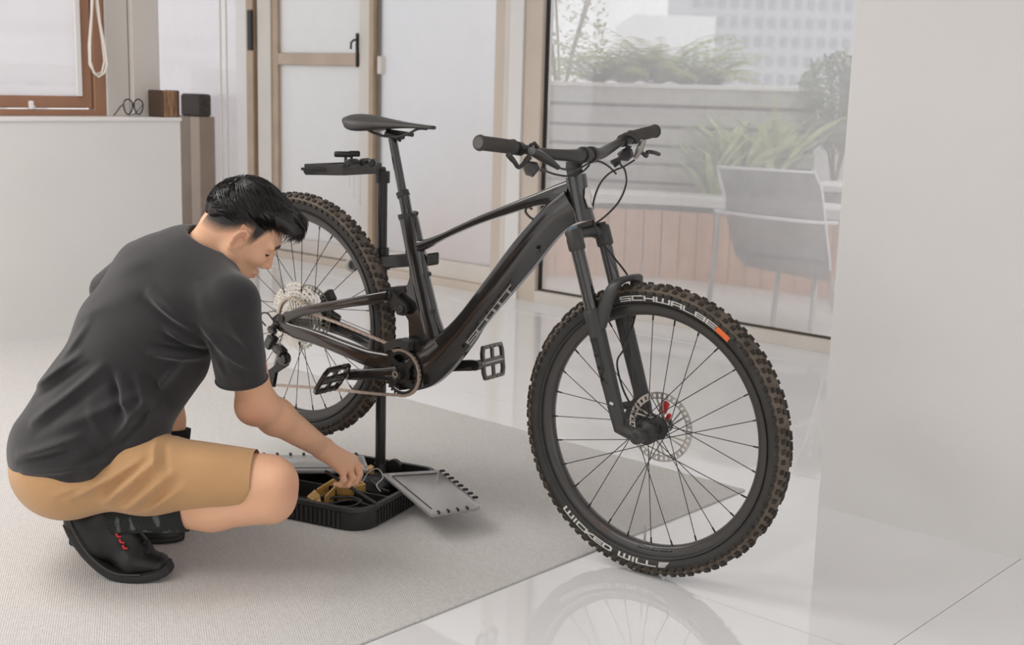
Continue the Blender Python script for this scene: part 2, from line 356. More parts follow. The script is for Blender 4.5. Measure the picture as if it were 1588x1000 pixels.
# door with cross rail
d1 = struct(framepiece('door_1', -7.232, -7.085, 0, 2.55, M_cream, None, -.01, .06))
framepiece('stile', -7.085, -7.02, 0.05, 2.5, M_tanf, d1); framepiece('stile', -6.185, -6.088, 0.05, 2.5, M_cream, d1, -.005, .06)
framepiece('edge_strip', -6.088, -6.046, 0.0, 2.55, M_tanf, d1, -.012, .06)
framepiece('cross_rail', -7.02, -6.185, 1.298, 1.376, mat('tan_rail', (0.55, 0.43, 0.33), .45, var=.06, vscale=4), d1, .0, .045)
framepiece('bottom_rail', -7.02, -6.185, 0.05, 0.14, M_cream, d1); framepiece('threshold_rail', -7.24, -6.046, 0.0, 0.045, M_beige, d1, -.05, .06)
framepiece('pane', -7.02, -6.185, .14, 1.298, G_frost2, d1, .02, .028, 0); framepiece('pane', -7.02, -6.185, 1.376, 2.5, G_frost2, d1, .02, .028, 0)
hd = MB().bx(-6.208, -6.188, YW-.018, YW, 1.29, 1.50, .004); hd.tube([(-6.205, YW-.012, 1.46), (-6.212, YW-.03, 1.455), (-6.222, YW-.04, 1.44), (-6.224, YW-.04, 1.40)], .007, 8); hd.build('handle', M_black, d1)
# sliding pane
w3 = struct(framepiece('window_3', -5.015, -4.925, 0, 2.55, M_beige, None, -.01, .06))
framepiece('inner_stile', -4.925, -4.872, 0, 2.55, M_cream, w3, -.03, .06); framepiece('left_stile', -6.046, -6.018, 0.04, 2.5, mat('grey_gasket', (.25, .22, .2), .6), w3, .02, .06)
framepiece('bottom_rail', -6.018, -5.015, .045, .15, M_cream, w3); framepiece('threshold_rail', -6.046, -4.872, 0, .045, M_beige, w3, -.05, .06)
framepiece('pane', -6.018, -5.015, .15, 2.5, G_frost, w3, .03, .038, 0)
framepiece('pull', -6.012, -5.975, 1.25, 1.36, M_cream, w3, -.01, .03)
# white and beige column, big fixed pane
w4 = struct(framepiece('window_4', -4.872, -4.772, 0, 2.55, M_whitef, None, -.045, .06))
framepiece('jamb', -4.772, -4.645, 0, 2.55, M_beige, w4, -.03, .06)
framepiece('gasket', -4.645, -4.632, .07, 2.5, M_black, w4, .0, .02, 0)
framepiece('bottom_rail', -4.645, -1.2, 0, .064, M_cream, w4, -.035, .06)
framepiece('bottom_gasket', -4.64, -1.2, .064, .073, mat('brown_gasket', (.06, .045, .03), .6), w4, .0, .02, 0)
framepiece('top_rail', -4.645, -1.2, 2.49, 2.55, M_cream, w4)
framepiece('pane', -4.633, -1.2, .072, 2.49, G_clear, w4, .022, .03, 0)

# ---- things on the sill
def P3(px, py, X): return on_x(px, py, X)
M_cord = mat('white_cord', (0.82, 0.77, 0.70), .7)
cd = MB()
X0 = -5.56
cd.tube([P3(*p, X0) for p in [(146, -60), (143, 10), (140, 60), (140, 95), (145, 112), (153, 119), (162, 113), (166, 100), (163, 75), (155, 35), (150, -10), (148, -60)]], .0055, 8)
cd2 = MB().tube([P3(*p, X0-.015) for p in [(143, -60), (142, 20), (138, 70), (139, 100), (148, 115), (158, 112), (162, 95), (158, 60), (150, 10), (146, -60)]], .0055, 8)
c_ = empty('blind_cord', tuple(P3(150, 115, X0)), 0, 'looped white blind cord hanging beside the brown framed window', 'cord'); off = c_.location
cd.build('cord_loop', M_cord, c_, off=off); cd2.build('cord_loop', M_cord, c_, off=off)
for i, (pa, lab) in enumerate((((341, 352), 'thin white pull cord, the left of two, hanging in front of the far left pane'), ((350, 359), 'thin white pull cord, the right of two, beside the white frame at left'))):
    a = on_y(pa[0], -30, 5.25); b = on_y(pa[0]+4, 275, 5.25); a = np.array([b[0], 5.25, 2.5])
    o = MB().tube([a, b], .006, 8).build('pull_cord', M_cord); tag(o, lab, 'cord')
    MB().lathe([(0, 0), (.012, .004), (.010, .04), (0, .045)], tuple(b-np.array([0, 0, .04])), (0, 0, 1), 10).build('toggle', M_cord, o)
# wooden box at the end of the sill
M_wood = mat('worn_wood', (0.42, 0.24, 0.12), .6, col2=(0.16, 0.085, 0.045), vscale=9, stretch=(1, 6, 1.2))
wb = empty('wooden_box', (-5.50, 3.53, 1.006), 0, 'small worn wooden box at the right end of the white sill', 'box')
MB().bx(-.058, .058, -.042, .036, 0, .128, .004).build('body', M_wood, wb)
for _a, _b in ((.036, .050), (-.052, -.042)): MB().bx(-.06, .06, _a, _b, 0, .130, .004).build('side_board', mat('dark_wood', (.07, .04, .025), .6), wb)
# spectacles standing on the sill
M_gl = mat('dark_tortoise', (0.03, 0.022, 0.02), .25)
eg = empty('spectacles', (-5.50, 3.36, 1.006), 0, 'dark rimmed spectacles standing upside down on the white sill', 'spectacles')
for k, yc in enumerate((-.028, .028)):
    lp = [(0.004*math.sin(a*2), yc+.024*math.cos(a), .048+.036*math.sin(a)) for a in np.linspace(0, 2*PI, 25)[:-1]]
    MB().tube(lp, .0036, 8, closed=True).build('rim', M_gl, eg)
    MB().lathe([(0, -.0008), (.022, -.0008), (.022, .0008), (0, .0008)], (0, yc, .048), (1, 0, 0), 20).build('lens', glass_mat('lens%d' % k, .8, (.7, .7, .7), .8), eg)
    MB().tube([(0, yc*1.85, .06), (-.02, yc*2.0, .05), (-.075, yc*1.9, .012), (-.095, yc*1.75, .006)], .003, 6).build('temple', M_gl, eg)
MB().tube([(0, -.006, .058), (0, 0, .066), (0, .006, .058)], .003, 6).build('bridge', M_gl, eg)
# added brown panels in place of a reflection in the far left pane
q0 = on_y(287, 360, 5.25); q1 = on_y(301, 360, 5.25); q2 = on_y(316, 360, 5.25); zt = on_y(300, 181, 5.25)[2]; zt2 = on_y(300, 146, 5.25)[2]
cb = empty('reflection_panels', ((q0[0]+q2[0])/2, 5.25, 0.003), 0, 'brown panels standing in for a reflection in the far left pane', 'reflection panel')
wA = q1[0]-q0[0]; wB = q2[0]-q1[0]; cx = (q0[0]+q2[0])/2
MB().bx(q0[0]-.3-cx, q1[0]-cx, -.02, .11, 0, zt, .004).build('dark_reflection_panel', mat('dark_brown_reflection', (.20, .145, .10), .5, var=.1, vscale=4), cb)
MB().bx(q1[0]-cx+.002, q2[0]-cx, -.02, .11, 0, zt, .004).build('light_reflection_panel', mat('mid_brown_reflection', (.34, .265, .21), .5, var=.06, vscale=4), cb)
bb_ = MB().bx(-.13, .11, -.05, .05, 0, zt2-zt, .012).build('dark_reflection_block', mat('dark_grey_reflection', (.06, .05, .045), .9, var=.3, vscale=60), None)  # dark block added for the blurred reflection above the panels
bb_.location = (cx, 5.29, zt+.003); tag(bb_, 'dark block standing in for a reflection above the brown panels', 'basket')

# ================================================================== BALCONY
rnd = random.Random(7)
M_deck = mat('pale_deck_tile', (0.78, 0.74, 0.70), .7, var=.03, vscale=3)
M_board = mat('pinkish_timber', (0.78, 0.46, 0.30), .65, var=.12, vscale=5, stretch=(1, 1, .25))
M_slab = mat('white_bench_slab', (0.86, 0.84, 0.82), .5)
M_slat = mat('weathered_grey_slat', (0.52, 0.51, 0.49), .7, var=.08, vscale=4)
M_dark = mat('shadow_backing_board', (0.10, 0.095, 0.09), .9)
struct(MB().bx(-12, 2.2, 5.46, 14, -.08, -.02).build('balcony_floor', M_deck, smooth=None))
# curved timber bench: boards one by one
ctrl = [(-5.75, 5.62), (-5.50, 5.95), (-5.292, 6.302), (-5.071, 6.637), (-4.72, 6.87), (-4.314, 6.94), (-3.906, 6.961), (-3.2, 6.97), (-2.4, 6.98)]
curve = bez([(x, y, 0) for x, y in ctrl], 40)
bench = empty('curved_bench', (-4.7, 6.9, -.02), 0, 'curved bench of upright pinkish timber boards with a white slab', 'bench')
dist = [0]
for a, b in zip(curve[:-1], curve[1:]): dist.append(dist[-1]+np.linalg.norm(b-a))
def along(s):
    i = min(max(np.searchsorted(dist, s)-1, 0), len(curve)-2); t = (s-dist[i])/(dist[i+1]-dist[i]); return curve[i]+(curve[i+1]-curve[i])*t
s = 0.0; HB = .445
while s+.118 < dist[-1]:
    a = along(s+.003); b = along(s+.115); d = b-a; L_ = np.linalg.norm(d); d /= L_; nrm = np.array([-d[1], d[0], 0]); c = (a+b)/2+nrm*.012
    R = np.array([[d[0], nrm[0], 0], [d[1], nrm[1], 0], [0, 0, 1]])
    MB().box(c+np.array([0, 0, HB/2-.0])-np.array([-4.7, 6.9, -.02])-np.array([0, 0, .02]), (L_, .024, HB), R, .003).build('board', M_board, bench, smooth=None)
    s += .118
sl = MB(); top = []; n = len(curve)
inn = []; ou = []
for i in range(0, n, 8):
    d = curve[min(i+1, n-1)]-curve[max(i-1, 0)]; d /= np.linalg.norm(d); nr = np.array([-d[1], d[0], 0]); inn.append(curve[i]-nr*.03); ou.append(curve[i]+nr*.42)
o3 = np.array([-4.7, 6.9, -.02])
sl.rings([[p-o3+np.array([0, 0, z]) for p, z in ((a, HB+.02), (b, HB+.02), (b, HB+.075), (a, HB+.075))] for a, b in zip(inn, ou)])
sl.build('seat_slab', M_slab, bench, smooth=None)

# slatted planter behind the bench, turned a little towards the room
PC = at(975, 290, 9.0); rh = np.array([_cy, -_sy, 0]); fh = np.array([_sy, _cy, 0])
dl = rh-.25*fh; dl /= np.linalg.norm(dl); dn = np.array([-dl[1], dl[0], 0])
ang = math.atan2(dl[1], dl[0])
zs = [at(975, y, 9.0)[2] for y in (131, 163, 195, 224, 253, 282, 312)]
pl = empty('slatted_planter', (PC[0], PC[1], -.02), ang, 'long planter clad in horizontal grey slats behind the curved bench', 'planter')
for k in range(6):
    MB().bx(-.62, 1.27, -.015, .015, zs[k+1]+.02+.012, zs[k]+.02-.012, .004).build('slat', M_slat, pl, smooth=None)
MB().bx(-.6, 1.25, .02, .5, .0, zs[0]-.02).build('trough', M_dark, pl, smooth=None)
MB().bx(-.66, 1.30, -.04, .52, zs[0]+.0, zs[0]+.03, .004).build('rim', M_slab, pl, smooth=None)
ztop = zs[0]+.03
# second planter at the left end, lower
p2 = at(868, 230, 9.9); pl2 = empty('grey_planter_box', (p2[0], p2[1], -.02), ang, 'plain grey planter box left of the slatted planter', 'planter')
MB().bx(-.75, .16, -.05, .4, .0, at(885, 197, 9.6)[2]+.0, .01).build('box_wall', mat('grey_render', (.46, .46, .44), .8, var=.05, vscale=3), pl2, smooth=None)
MB().bx(-.70, .12, 0, .36, at(885, 197, 9.6)[2]-.05, at(885, 197, 9.6)[2]+.01).build('soil', mat('soil', (.06, .045, .03), .95, var=.3, vscale=30), pl2, smooth=None)

def leafmat(name, c, tl=0.35):
    m = mat(name, c, .55, var=.25, vscale=9); return m
M_fern = leafmat('fern_leaf', (.46, .52, .18)); M_spike = leafmat('pale_strap_leaf', (.56, .60, .28)); M_bush = leafmat('dark_bush_leaf', (.26, .31, .18)); M_twig = mat('twig_bark', (.22, .16, .11), .8)
M_sparse = leafmat('pale_tree_leaf', (.40, .40, .18))
def blade(mb, base, d, L, wd, droop, n=6):
    """one arching leaf blade with a keel"""
    d = np.array(d, float); d /= np.linalg.norm(d); h = np.array([d[0], d[1], 0]); h = h/(np.linalg.norm(h)+1e-9); sd = np.array([-h[1], h[0], 0])
    p = np.array(base, float); vs = []; fs = []; v = d.copy()
    for i in range(n+1):
        t = i/n; w_ = wd*math.sin(PI*min(.95, .12+.88*t))**.8*(1-t*.35)
        vs += [p-sd*w_, p+np.array([0, 0, -w_*.35]), p+sd*w_]
        v = v+np.array([0, 0, -droop/n]); v /= np.linalg.norm(v); p = p+v*L/n
    for i in range(n):
        o = i*3; fs += [(o, o+1, o+4, o+3), (o+1, o+2, o+5, o+4)]
    mb.add(vs, fs)
def spiky(name, base, L, nblade, wd, m, label, cat, spread=.9, droop=1.0, seed=1, lift=.7, pinn=False, sx=1.0):
    r = random.Random(seed); o = empty(name, tuple(base), 0, label, cat)
    for k in range(nblade):
        a = r.uniform(0, 2*PI); e = lift+r.uniform(-.35, .5); d = (math.cos(a)*spread*sx, math.sin(a)*spread*sx, e); mb = MB(); l = L*r.uniform(.65, 1.1)
        b0 = (r.uniform(-.05, .05)*L, r.uniform(-.05, .05)*L, 0)
        if pinn:
            d = np.array(d); d /= np.linalg.norm(d); p = np.array(b0, float); v = d.copy(); n = 14; h = np.array([d[0], d[1], 0]); h /= (np.linalg.norm(h)+1e-9); sd = np.array([-h[1], h[0], 0]); pts = []
            for i in range(n+1):
                pts.append(p.copy()); t = i/n
                if i > 1:
                    for sg in (-1, 1): blade(mb, p, sd*sg+v*.55+np.array([0, 0, .1]), l*.20*(1-t*.75)+.01, wd*.5, .6, 3)
                v = v+np.array([0, 0, -droop/n]); v /= np.linalg.norm(v); p = p+v*l/n
            mb.tube(pts, [.004*(1-.7*i/n) for i in range(n+1)], 4)
        else: blade(mb, b0, d, l, wd, droop)
        mb.build('frond' if pinn else 'leaf', m, o)
    return o
def bush(name, base, H, W, nleaf, ls, m, label, cat, seed=1, stems=6, shape=1.0, stem_h=.3):
    r = random.Random(seed); o = empty(name, tuple(base), 0, label, cat); tips = []
    for k in range(stems):
        a = r.uniform(0, 2*PI); x = math.cos(a)*W*.35; y = math.sin(a)*W*.35; st = [(0, 0, 0), (x*.3, y*.3, H*.35), (x*.8+r.uniform(-.05, .05), y*.8, H*.7), (x, y, H*.95)]
        MB().tube(bez(st, 6), .004+.0035*H, 6).build('stem', M_twig, o); tips += bez(st, 6)[4:]
    mb = MB()
    for k in range(nleaf):
        while True:
            p = np.array([r.uniform(-1, 1), r.uniform(-1, 1), r.uniform(-1, 1)])
            if p@p < 1 and r.random() < .3+.7*(p@p): break
        c = np.array([p[0]*W/2, p[1]*W/2, H*(stem_h+(1-stem_h)*(p[2]*.5+.5))])
        lump = 1+.15*math.sin(c[0]*9+seed)*math.sin(c[2]*8+c[1]*7); c[:2] *= lump
        d = np.array([r.uniform(-1, 1), r.uniform(-1, 1), r.uniform(-.5, .9)]); d /= np.linalg.norm(d); s_ = np.cross(d, [r.uniform(-1, 1), r.uniform(-1, 1), 1]); s_ /= np.linalg.norm(s_); l = ls*r.uniform(.6, 1.3)
        mb.add([c, c+d*l*.5+s_*l*.25, c+d*l, c+d*l*.5-s_*l*.25], [(0, 1, 2, 3)])
    mb.build('foliage', m, o, smooth=None, kind='stuff'); return o
# fern along the top of the planter
for k, (px, sd, L) in enumerate(((930, 3, .50), (972, 8, .60), (1018, 5, .70), (1062, 9, .58), (1098, 12, .46))):
    b = at(px, 128, 9.2); b[2] = ztop-.05
    spiky('fern', b, L, 44, .02, M_fern, ('leftmost green fern on the planter rim', 'second green fern from the left on the planter rim', 'tallest green fern, in the middle of the planter rim', 'green fern just right of the tallest one', 'rightmost green fern on the planter rim')[k], 'fern', .75, 1.25, sd, 1.0, True)
# strap-leaf plants right
for k, (px, py, dep, L, sd) in enumerate(((1105, 285, 8.62, .62, 11), (1150, 270, 8.60, .78, 12), (1200, 260, 8.56, .82, 13), (1128, 240, 8.60, .5, 14))):
    b = at(px, py+20, dep); 
    spiky('strap_leaf_plant', b, L, 34, .034, M_spike, ('pale strap-leaved plant left of the grey chair back', 'pale strap-leaved plant rising behind the grey chair', 'tallest pale strap-leaved plant, beside the dark bush', 'pale strap-leaved plant in front of the planter slats')[k], 'plant', .62, .9, sd, 1.0)
b = at(1292, 300, 8.7); bush('leafy_bush', b, .95, .62, 2600, .05, M_bush, 'dark leafy bush at the right edge of the balcony', 'bush', 5)
for k, px in enumerate((1105, 1150, 1200, 1292)):
    b = at(px, (305, 290, 280, 300)[k], (8.62, 8.60, 8.56, 8.7)[k]); z1 = b[2]+.02; wd = (.2, .2, .2, .3)[k]
    t = MB().lathe([(.0, 0), (wd*.35, 0), (wd*.5, z1), (wd*.43, z1), (wd*.40, z1-.05), (0, z1-.05)], (0, 0, 0), (0, 0, 1), 20).build('plant_pot', mat('grey_pot', (.30, .29, .28), .7, var=.1, vscale=8)); t.location = (b[0], b[1], -.02)
    tag(t, ('grey pot of the plant left of the grey chair', 'grey pot behind the chair back', 'grey pot beside the dark bush', 'wide grey pot under the dark bush')[k], 'pot')
b = at(868, 197, 10.1); bush('sparse_tree', b, 1.5, .75, 800, .045, M_sparse, 'thin sparse tree left of the fern', 'tree', 21, 5, stem_h=.1)

# ---- mesh garden chair just outside the glass
M_shell = glass_mat('grey_mesh_shell', .34, (.30, .285, .27), .25, .5)
M_chm = mat('pale_grey_metal', (.55, .53, .50), .4, metal=.3)
M_chrim = mat('white_plastic_edge', (.82, .81, .80), .4)
chair = empty('garden_chair', (-3.55, 6.1, -.02), 0, 'grey mesh armchair standing outside the large glass pane', 'chair')
DCH = 6.75
def ch(px, py, dep=DCH): return at(px, py, dep)-np.array([-3.55, 6.1, -.02])
# back shell: a curved sheet with thickness
def shell_pt(u, v):
    # u across 0..1, v from the top 0 to the bottom 1
    xl = np.interp(v, [0, .3, .7, .9, 1], [1113, 1124, 1132, 1143, 1160]); xr = np.interp(v, [0, .15, .5, .85, 1], [1262, 1274, 1280, 1287, 1285])
    yt = 259+(u*9); yb = 414+u*22; px = xl+(xr-xl)*u; py = yt+(yb-yt)*v
    dep = DCH-.28*(1-(2*u-1)**2)*.45-.10*math.sin(v*PI*.6); return ch(px, py, dep)
nu, nv = 18, 14; vs = []; fs = []
for L_ in (0, 1):
    for j in range(nv+1):
        for i in range(nu+1): vs.append(shell_pt(i/nu, j/nv)+FWD*.012*L_)
W_ = nu+1; T_ = W_*(nv+1)
for j in range(nv):
    for i in range(nu):
        a = j*W_+i; fs += [(a, a+1, a+W_+1, a+W_), (T_+a, T_+a+W_, T_+a+W_+1, T_+a+1)]
for i in range(nu): fs += [(i, T_+i, T_+i+1, i+1), (nv*W_+i, nv*W_+i+1, T_+nv*W_+i+1, T_+nv*W_+i)]
for j in range(nv): fs += [(j*W_, j*W_+W_, T_+j*W_+W_, T_+j*W_), (j*W_+nu, T_+j*W_+nu, T_+j*W_+W_+nu, j*W_+W_+nu)]
MB().add(vs, fs).build('back_shell', M_shell, chair)
MB().tube([shell_pt(0, t) for t in np.linspace(.35, 0, 8)]+[shell_pt(t, 0) for t in np.linspace(.05, 1, 16)]+[shell_pt(1, t) for t in np.linspace(.06, .9, 12)], .009, 8).build('rim', M_chrim, chair)
# seat pan in front of the back, seen through it
st = []
for u in np.linspace(0, 1, 10): st.append(shell_pt(u, .82)+np.array([0, 0, 0]))
fwd_c = fh*.42+rh*.10
ring = []
for k in range(7):
    t = k/6; ring.append([p*(1)+fwd_c*t+np.array([0, 0, -.03*math.sin(t*PI)]) for p in st]+[p+fwd_c*t+np.array([0, 0, -.022-.03*math.sin(t*PI)]) for p in reversed(st)])
MB().rings(ring).build('seat', mat('grey_mesh_seat', (.30, .29, .28), .6), chair)
arm = [ch(1109, 327), ch(1128, 330, DCH-.08), ch(1190, 338, DCH-.24), ch(1262, 345, DCH-.14), ch(1298, 346, DCH+.05)]
MB().tube(bez(arm, 8), .010, 8).build('arm_rail', M_chrim, chair)
for k, pp in enumerate((((1114, 328, DCH), (1108, 400, DCH), (1097, 462, DCH+.05)), ((1207, 424, DCH+.02), (1203, 460, DCH), (1198, 499, DCH-.02)), ((1275, 345, DCH), (1266, 430, DCH-.05), (1257, 505, DCH-.09)), ((1290, 430, DCH+.5), (1292, 450, DCH+.5), (1293, 478, DCH+.5)))):
    pts = [ch(*q) for q in pp]; pts[-1][2] = .004
    MB().tube(pts, .015, 10).build('leg', M_chm, chair)
# white table at the right
tb = at(1352, 290, 7.35); tbl = empty('garden_table', (tb[0], tb[1], -.02), 0, 'white garden table behind the grey armchair', 'table')
MB().lathe([(0, tb[2]-.0), (.33, tb[2]), (.33, tb[2]+.03), (0, tb[2]+.03)], (0, 0, 0), (0, 0, 1), 40).build('table_top', M_chrim, tbl)
MB().lathe([(0, 0), (.2, 0), (.2, .015), (.025, .03), (.025, tb[2]), (0, tb[2])], (0, 0, 0), (0, 0, 1), 24).build('pedestal', M_chm, tbl)

struct(MB().bx(-12, 2.2, 10.2, 10.35, -.02, .98).build('balcony_parapet', mat('parapet_render', (.55, .54, .53), .8), smooth=None))
# ---- slatted screen seen through the far left pane
c0 = at(345, 250, 10.6); sc = empty('slatted_screen', (c0[0], c0[1], -.02), ang, 'brownish slatted screen seen through the far left pane', 'screen')
zz = [at(345, y, 10.6)[2]+.02 for y in (107, 150, 188, 227, 266, 304, 342)]
M_tau = mat('taupe_slat', (.36, .31, .28), .7, var=.05, vscale=4)
MB().bx(-.27, .6, -.02, .02, zz[1]+.01, zz[0], .004).build('slat', mat('pale_grey_panel', (.62, .62, .61), .7), sc, smooth=None)
for k in range(1, 6): MB().bx(-.30, .6, -.02, .02, zz[k+1]+.014, zz[k]-.014, .004).build('slat', M_tau, sc, smooth=None)
MB().bx(-.29, .6, .022, .04, .0, zz[1]).build('backing', mat('mid_backing', (.2, .17, .15), .9), sc, smooth=None)

# ---- buildings across the street
def block(name, px0, px1, ptop, dep, m, label, wins=None, wm=None, bands=None):
    a = at(px0, ptop, dep); b = at(px1, ptop, dep); zt = (a[2]+b[2])/2; cxy = (a+b)/2; L_ = np.linalg.norm((b-a)[:2]); an = math.atan2((b-a)[1], (b-a)[0])
    o = empty(name, (cxy[0], cxy[1], -12), an, label, 'building')
    MB().bx(-L_/2, L_/2, 0, 10, 0, zt+12).build('wall', m, o, smooth=None)
    base = None
    if wins:
        ux, uz, w_, h_, z0, z1, x0 = wins
        x = -L_/2+x0
        while x+w_ < L_/2-.2:
            z = z0+12
            while z+h_ < min(zt, z1)+12-.3:
                if base is None:
                    q = MB().bx(-w_/2, w_/2, -.06, .05, 0, h_).build('window', wm, o, smooth=None); base = q
                else: q = base.copy(); COL.objects.link(q)
                q.parent = o; q.location = (x+w_/2, -.01, z); z += uz
            x += ux
    if bands:
        for z in bands: MB().bx(-L_/2-.2, L_/2+.2, -.9, .0, z+12, z+12+.35).build('balcony_slab', m, o, smooth=None)
    return o
M_b1 = mat('grey_facade', (.50, .51, .53), .8); M_b2 = mat('white_facade', (.80, .80, .80), .8); M_bw = mat('facade_window', (.33, .35, .38), .3); M_b3 = mat('cream_facade', (.90, .89, .88), .8)
block('apartment_tower', 1082, 1420, -260, 70, M_b1, 'grey tower with a grid of small windows at upper right', (.72, 1.05, .36, .5, .6, 20, .25), M_bw)
block('white_house', 985, 1110, 24, 52, M_b2, 'low white building with dark windows left of the grey tower', (.45, 1.3, .2, .5, 2.3, 3.3, 2.0), M_bw)
block('cream_building', -300, 130, 95, 34, M_b3, 'pale building seen through the brown framed window', (1.1, 1.7, .5, .9, 0, 14, .4), mat('pale_window', (.55, .56, .58), .3), (.5, 2.2))
block('pale_block', 236, 330, -220, 62, M_b3, 'pale block with balcony slabs beyond the far left pane', None, None, (1.2, 2.1, 3.1))

# ================================================================== BICYCLE
BO = np.array([-2.988, 2.371, 0.0]); BTH = 0.1115
BH = np.array([math.cos(BTH), math.sin(BTH), 0]); BN = np.array([math.sin(BTH), -math.cos(BTH), 0])
def bp(px, py, t=0.0):
    """measured point -> (along, up) in the bicycle's own plane, t metres towards its drive side"""
    d = ray(px, py); k = ((BO+BN*t-CAMP)@BN)/(d@BN); P = CAMP+d*k; return np.array([(P-BO)@BH, P[2]])
def b3(px, py, t=0.0): s_, z_ = bp(px, py, t); return np.array([s_, -t, z_])
M_paint = mat('black_gloss_paint', (0.018, 0.0165, 0.0155), .22, coat=1.0, var=.25, vscale=4)
M_paint2 = mat('brown_black_gloss', (0.030, 0.022, 0.017), .25, coat=1.0, var=.25, vscale=5)
M_satin = mat('satin_black', (0.028, 0.026, 0.025), .42)
M_matte = mat('matte_grey_black', (0.042, 0.040, 0.037), .45)
M_tyre = mat('tyre_rubber', (0.033, 0.031, 0.028), .6, var=.15, vscale=20, bump=.1, bscale=300)
M_tread = mat('dark_knob_rubber', (0.060, 0.047, 0.036), .8, col2=(0.024, 0.020, 0.017), vscale=28)
M_casing = mat('dusty_casing', (0.17, 0.135, 0.105), .9, col2=(0.10, 0.08, 0.062), vscale=22)
M_rim = mat('satin_rim', (0.045, 0.041, 0.038), .32, coat=.3)
M_spoke = mat('black_spoke', (0.02, 0.02, 0.02), .35, metal=.4)
M_steel = mat('brushed_steel', (0.55, 0.52, 0.48), .32, metal=.9)
M_casset = mat('cassette_steel', (0.72, 0.69, 0.63), .34, metal=.85, var=.1, vscale=60)
M_chain = mat('chain_steel', (0.56, 0.47, 0.40), .4, metal=.75)
M_white = mat('white_print', (0.62, 0.60, 0.56), .6)
M_red = mat('red_anodised', (0.55, 0.03, 0.025), .4)
M_orange = mat('orange_print', (0.85, 0.17, 0.04), .5)
M_bar = mat('matte_bar_black', (0.048, 0.045, 0.042), .36)
M_gripr = mat('grip_rubber', (0.060, 0.054, 0.048), .7, bump=.15, bscale=500)
bike = empty('mountain_bike', tuple(BO), BTH, 'black full suspension mountain bike held up by a workshop stand', 'bicycle')
def sup(k, n, p):
    a = 2*PI*k/n; c, s_ = math.cos(a), math.sin(a); return math.copysign(abs(c)**(2/p), c), math.copysign(abs(s_)**(2/p), s_)
def strut(mb, secs, n=20, p=2.6):
    """secs: (upper px, lower px, half width, t) traced pairs"""
    R = []
    for u, l, a, t in secs:
        U = bp(*u, t); L_ = bp(*l, t); c = (U+L_)/2; h = (U-L_)/2; r = []
        for k in range(n):
            e, f_ = sup(k, n, p); q = c+h*e; r.append((q[0], -(t+a*f_), q[1]))
        R.append(r)
    mb.rings(R); return mb
def dense(secs, m=4):
    """smooth interpolation of traced sections"""
    arr = [np.array([*u, *l, a, t], float) for u, l, a, t in secs]; return [((q[0], q[1]), (q[2], q[3]), q[4], q[5]) for q in bez(arr, m)]
def plate(mb, poly, t0, t1, tp=None):
    tp = (t0+t1)/2 if tp is None else tp; P = [bp(*q, tp) for q in poly]
    return mb.prism([(p[0], -t0, p[1]) for p in P], (0, -(t1-t0), 0))

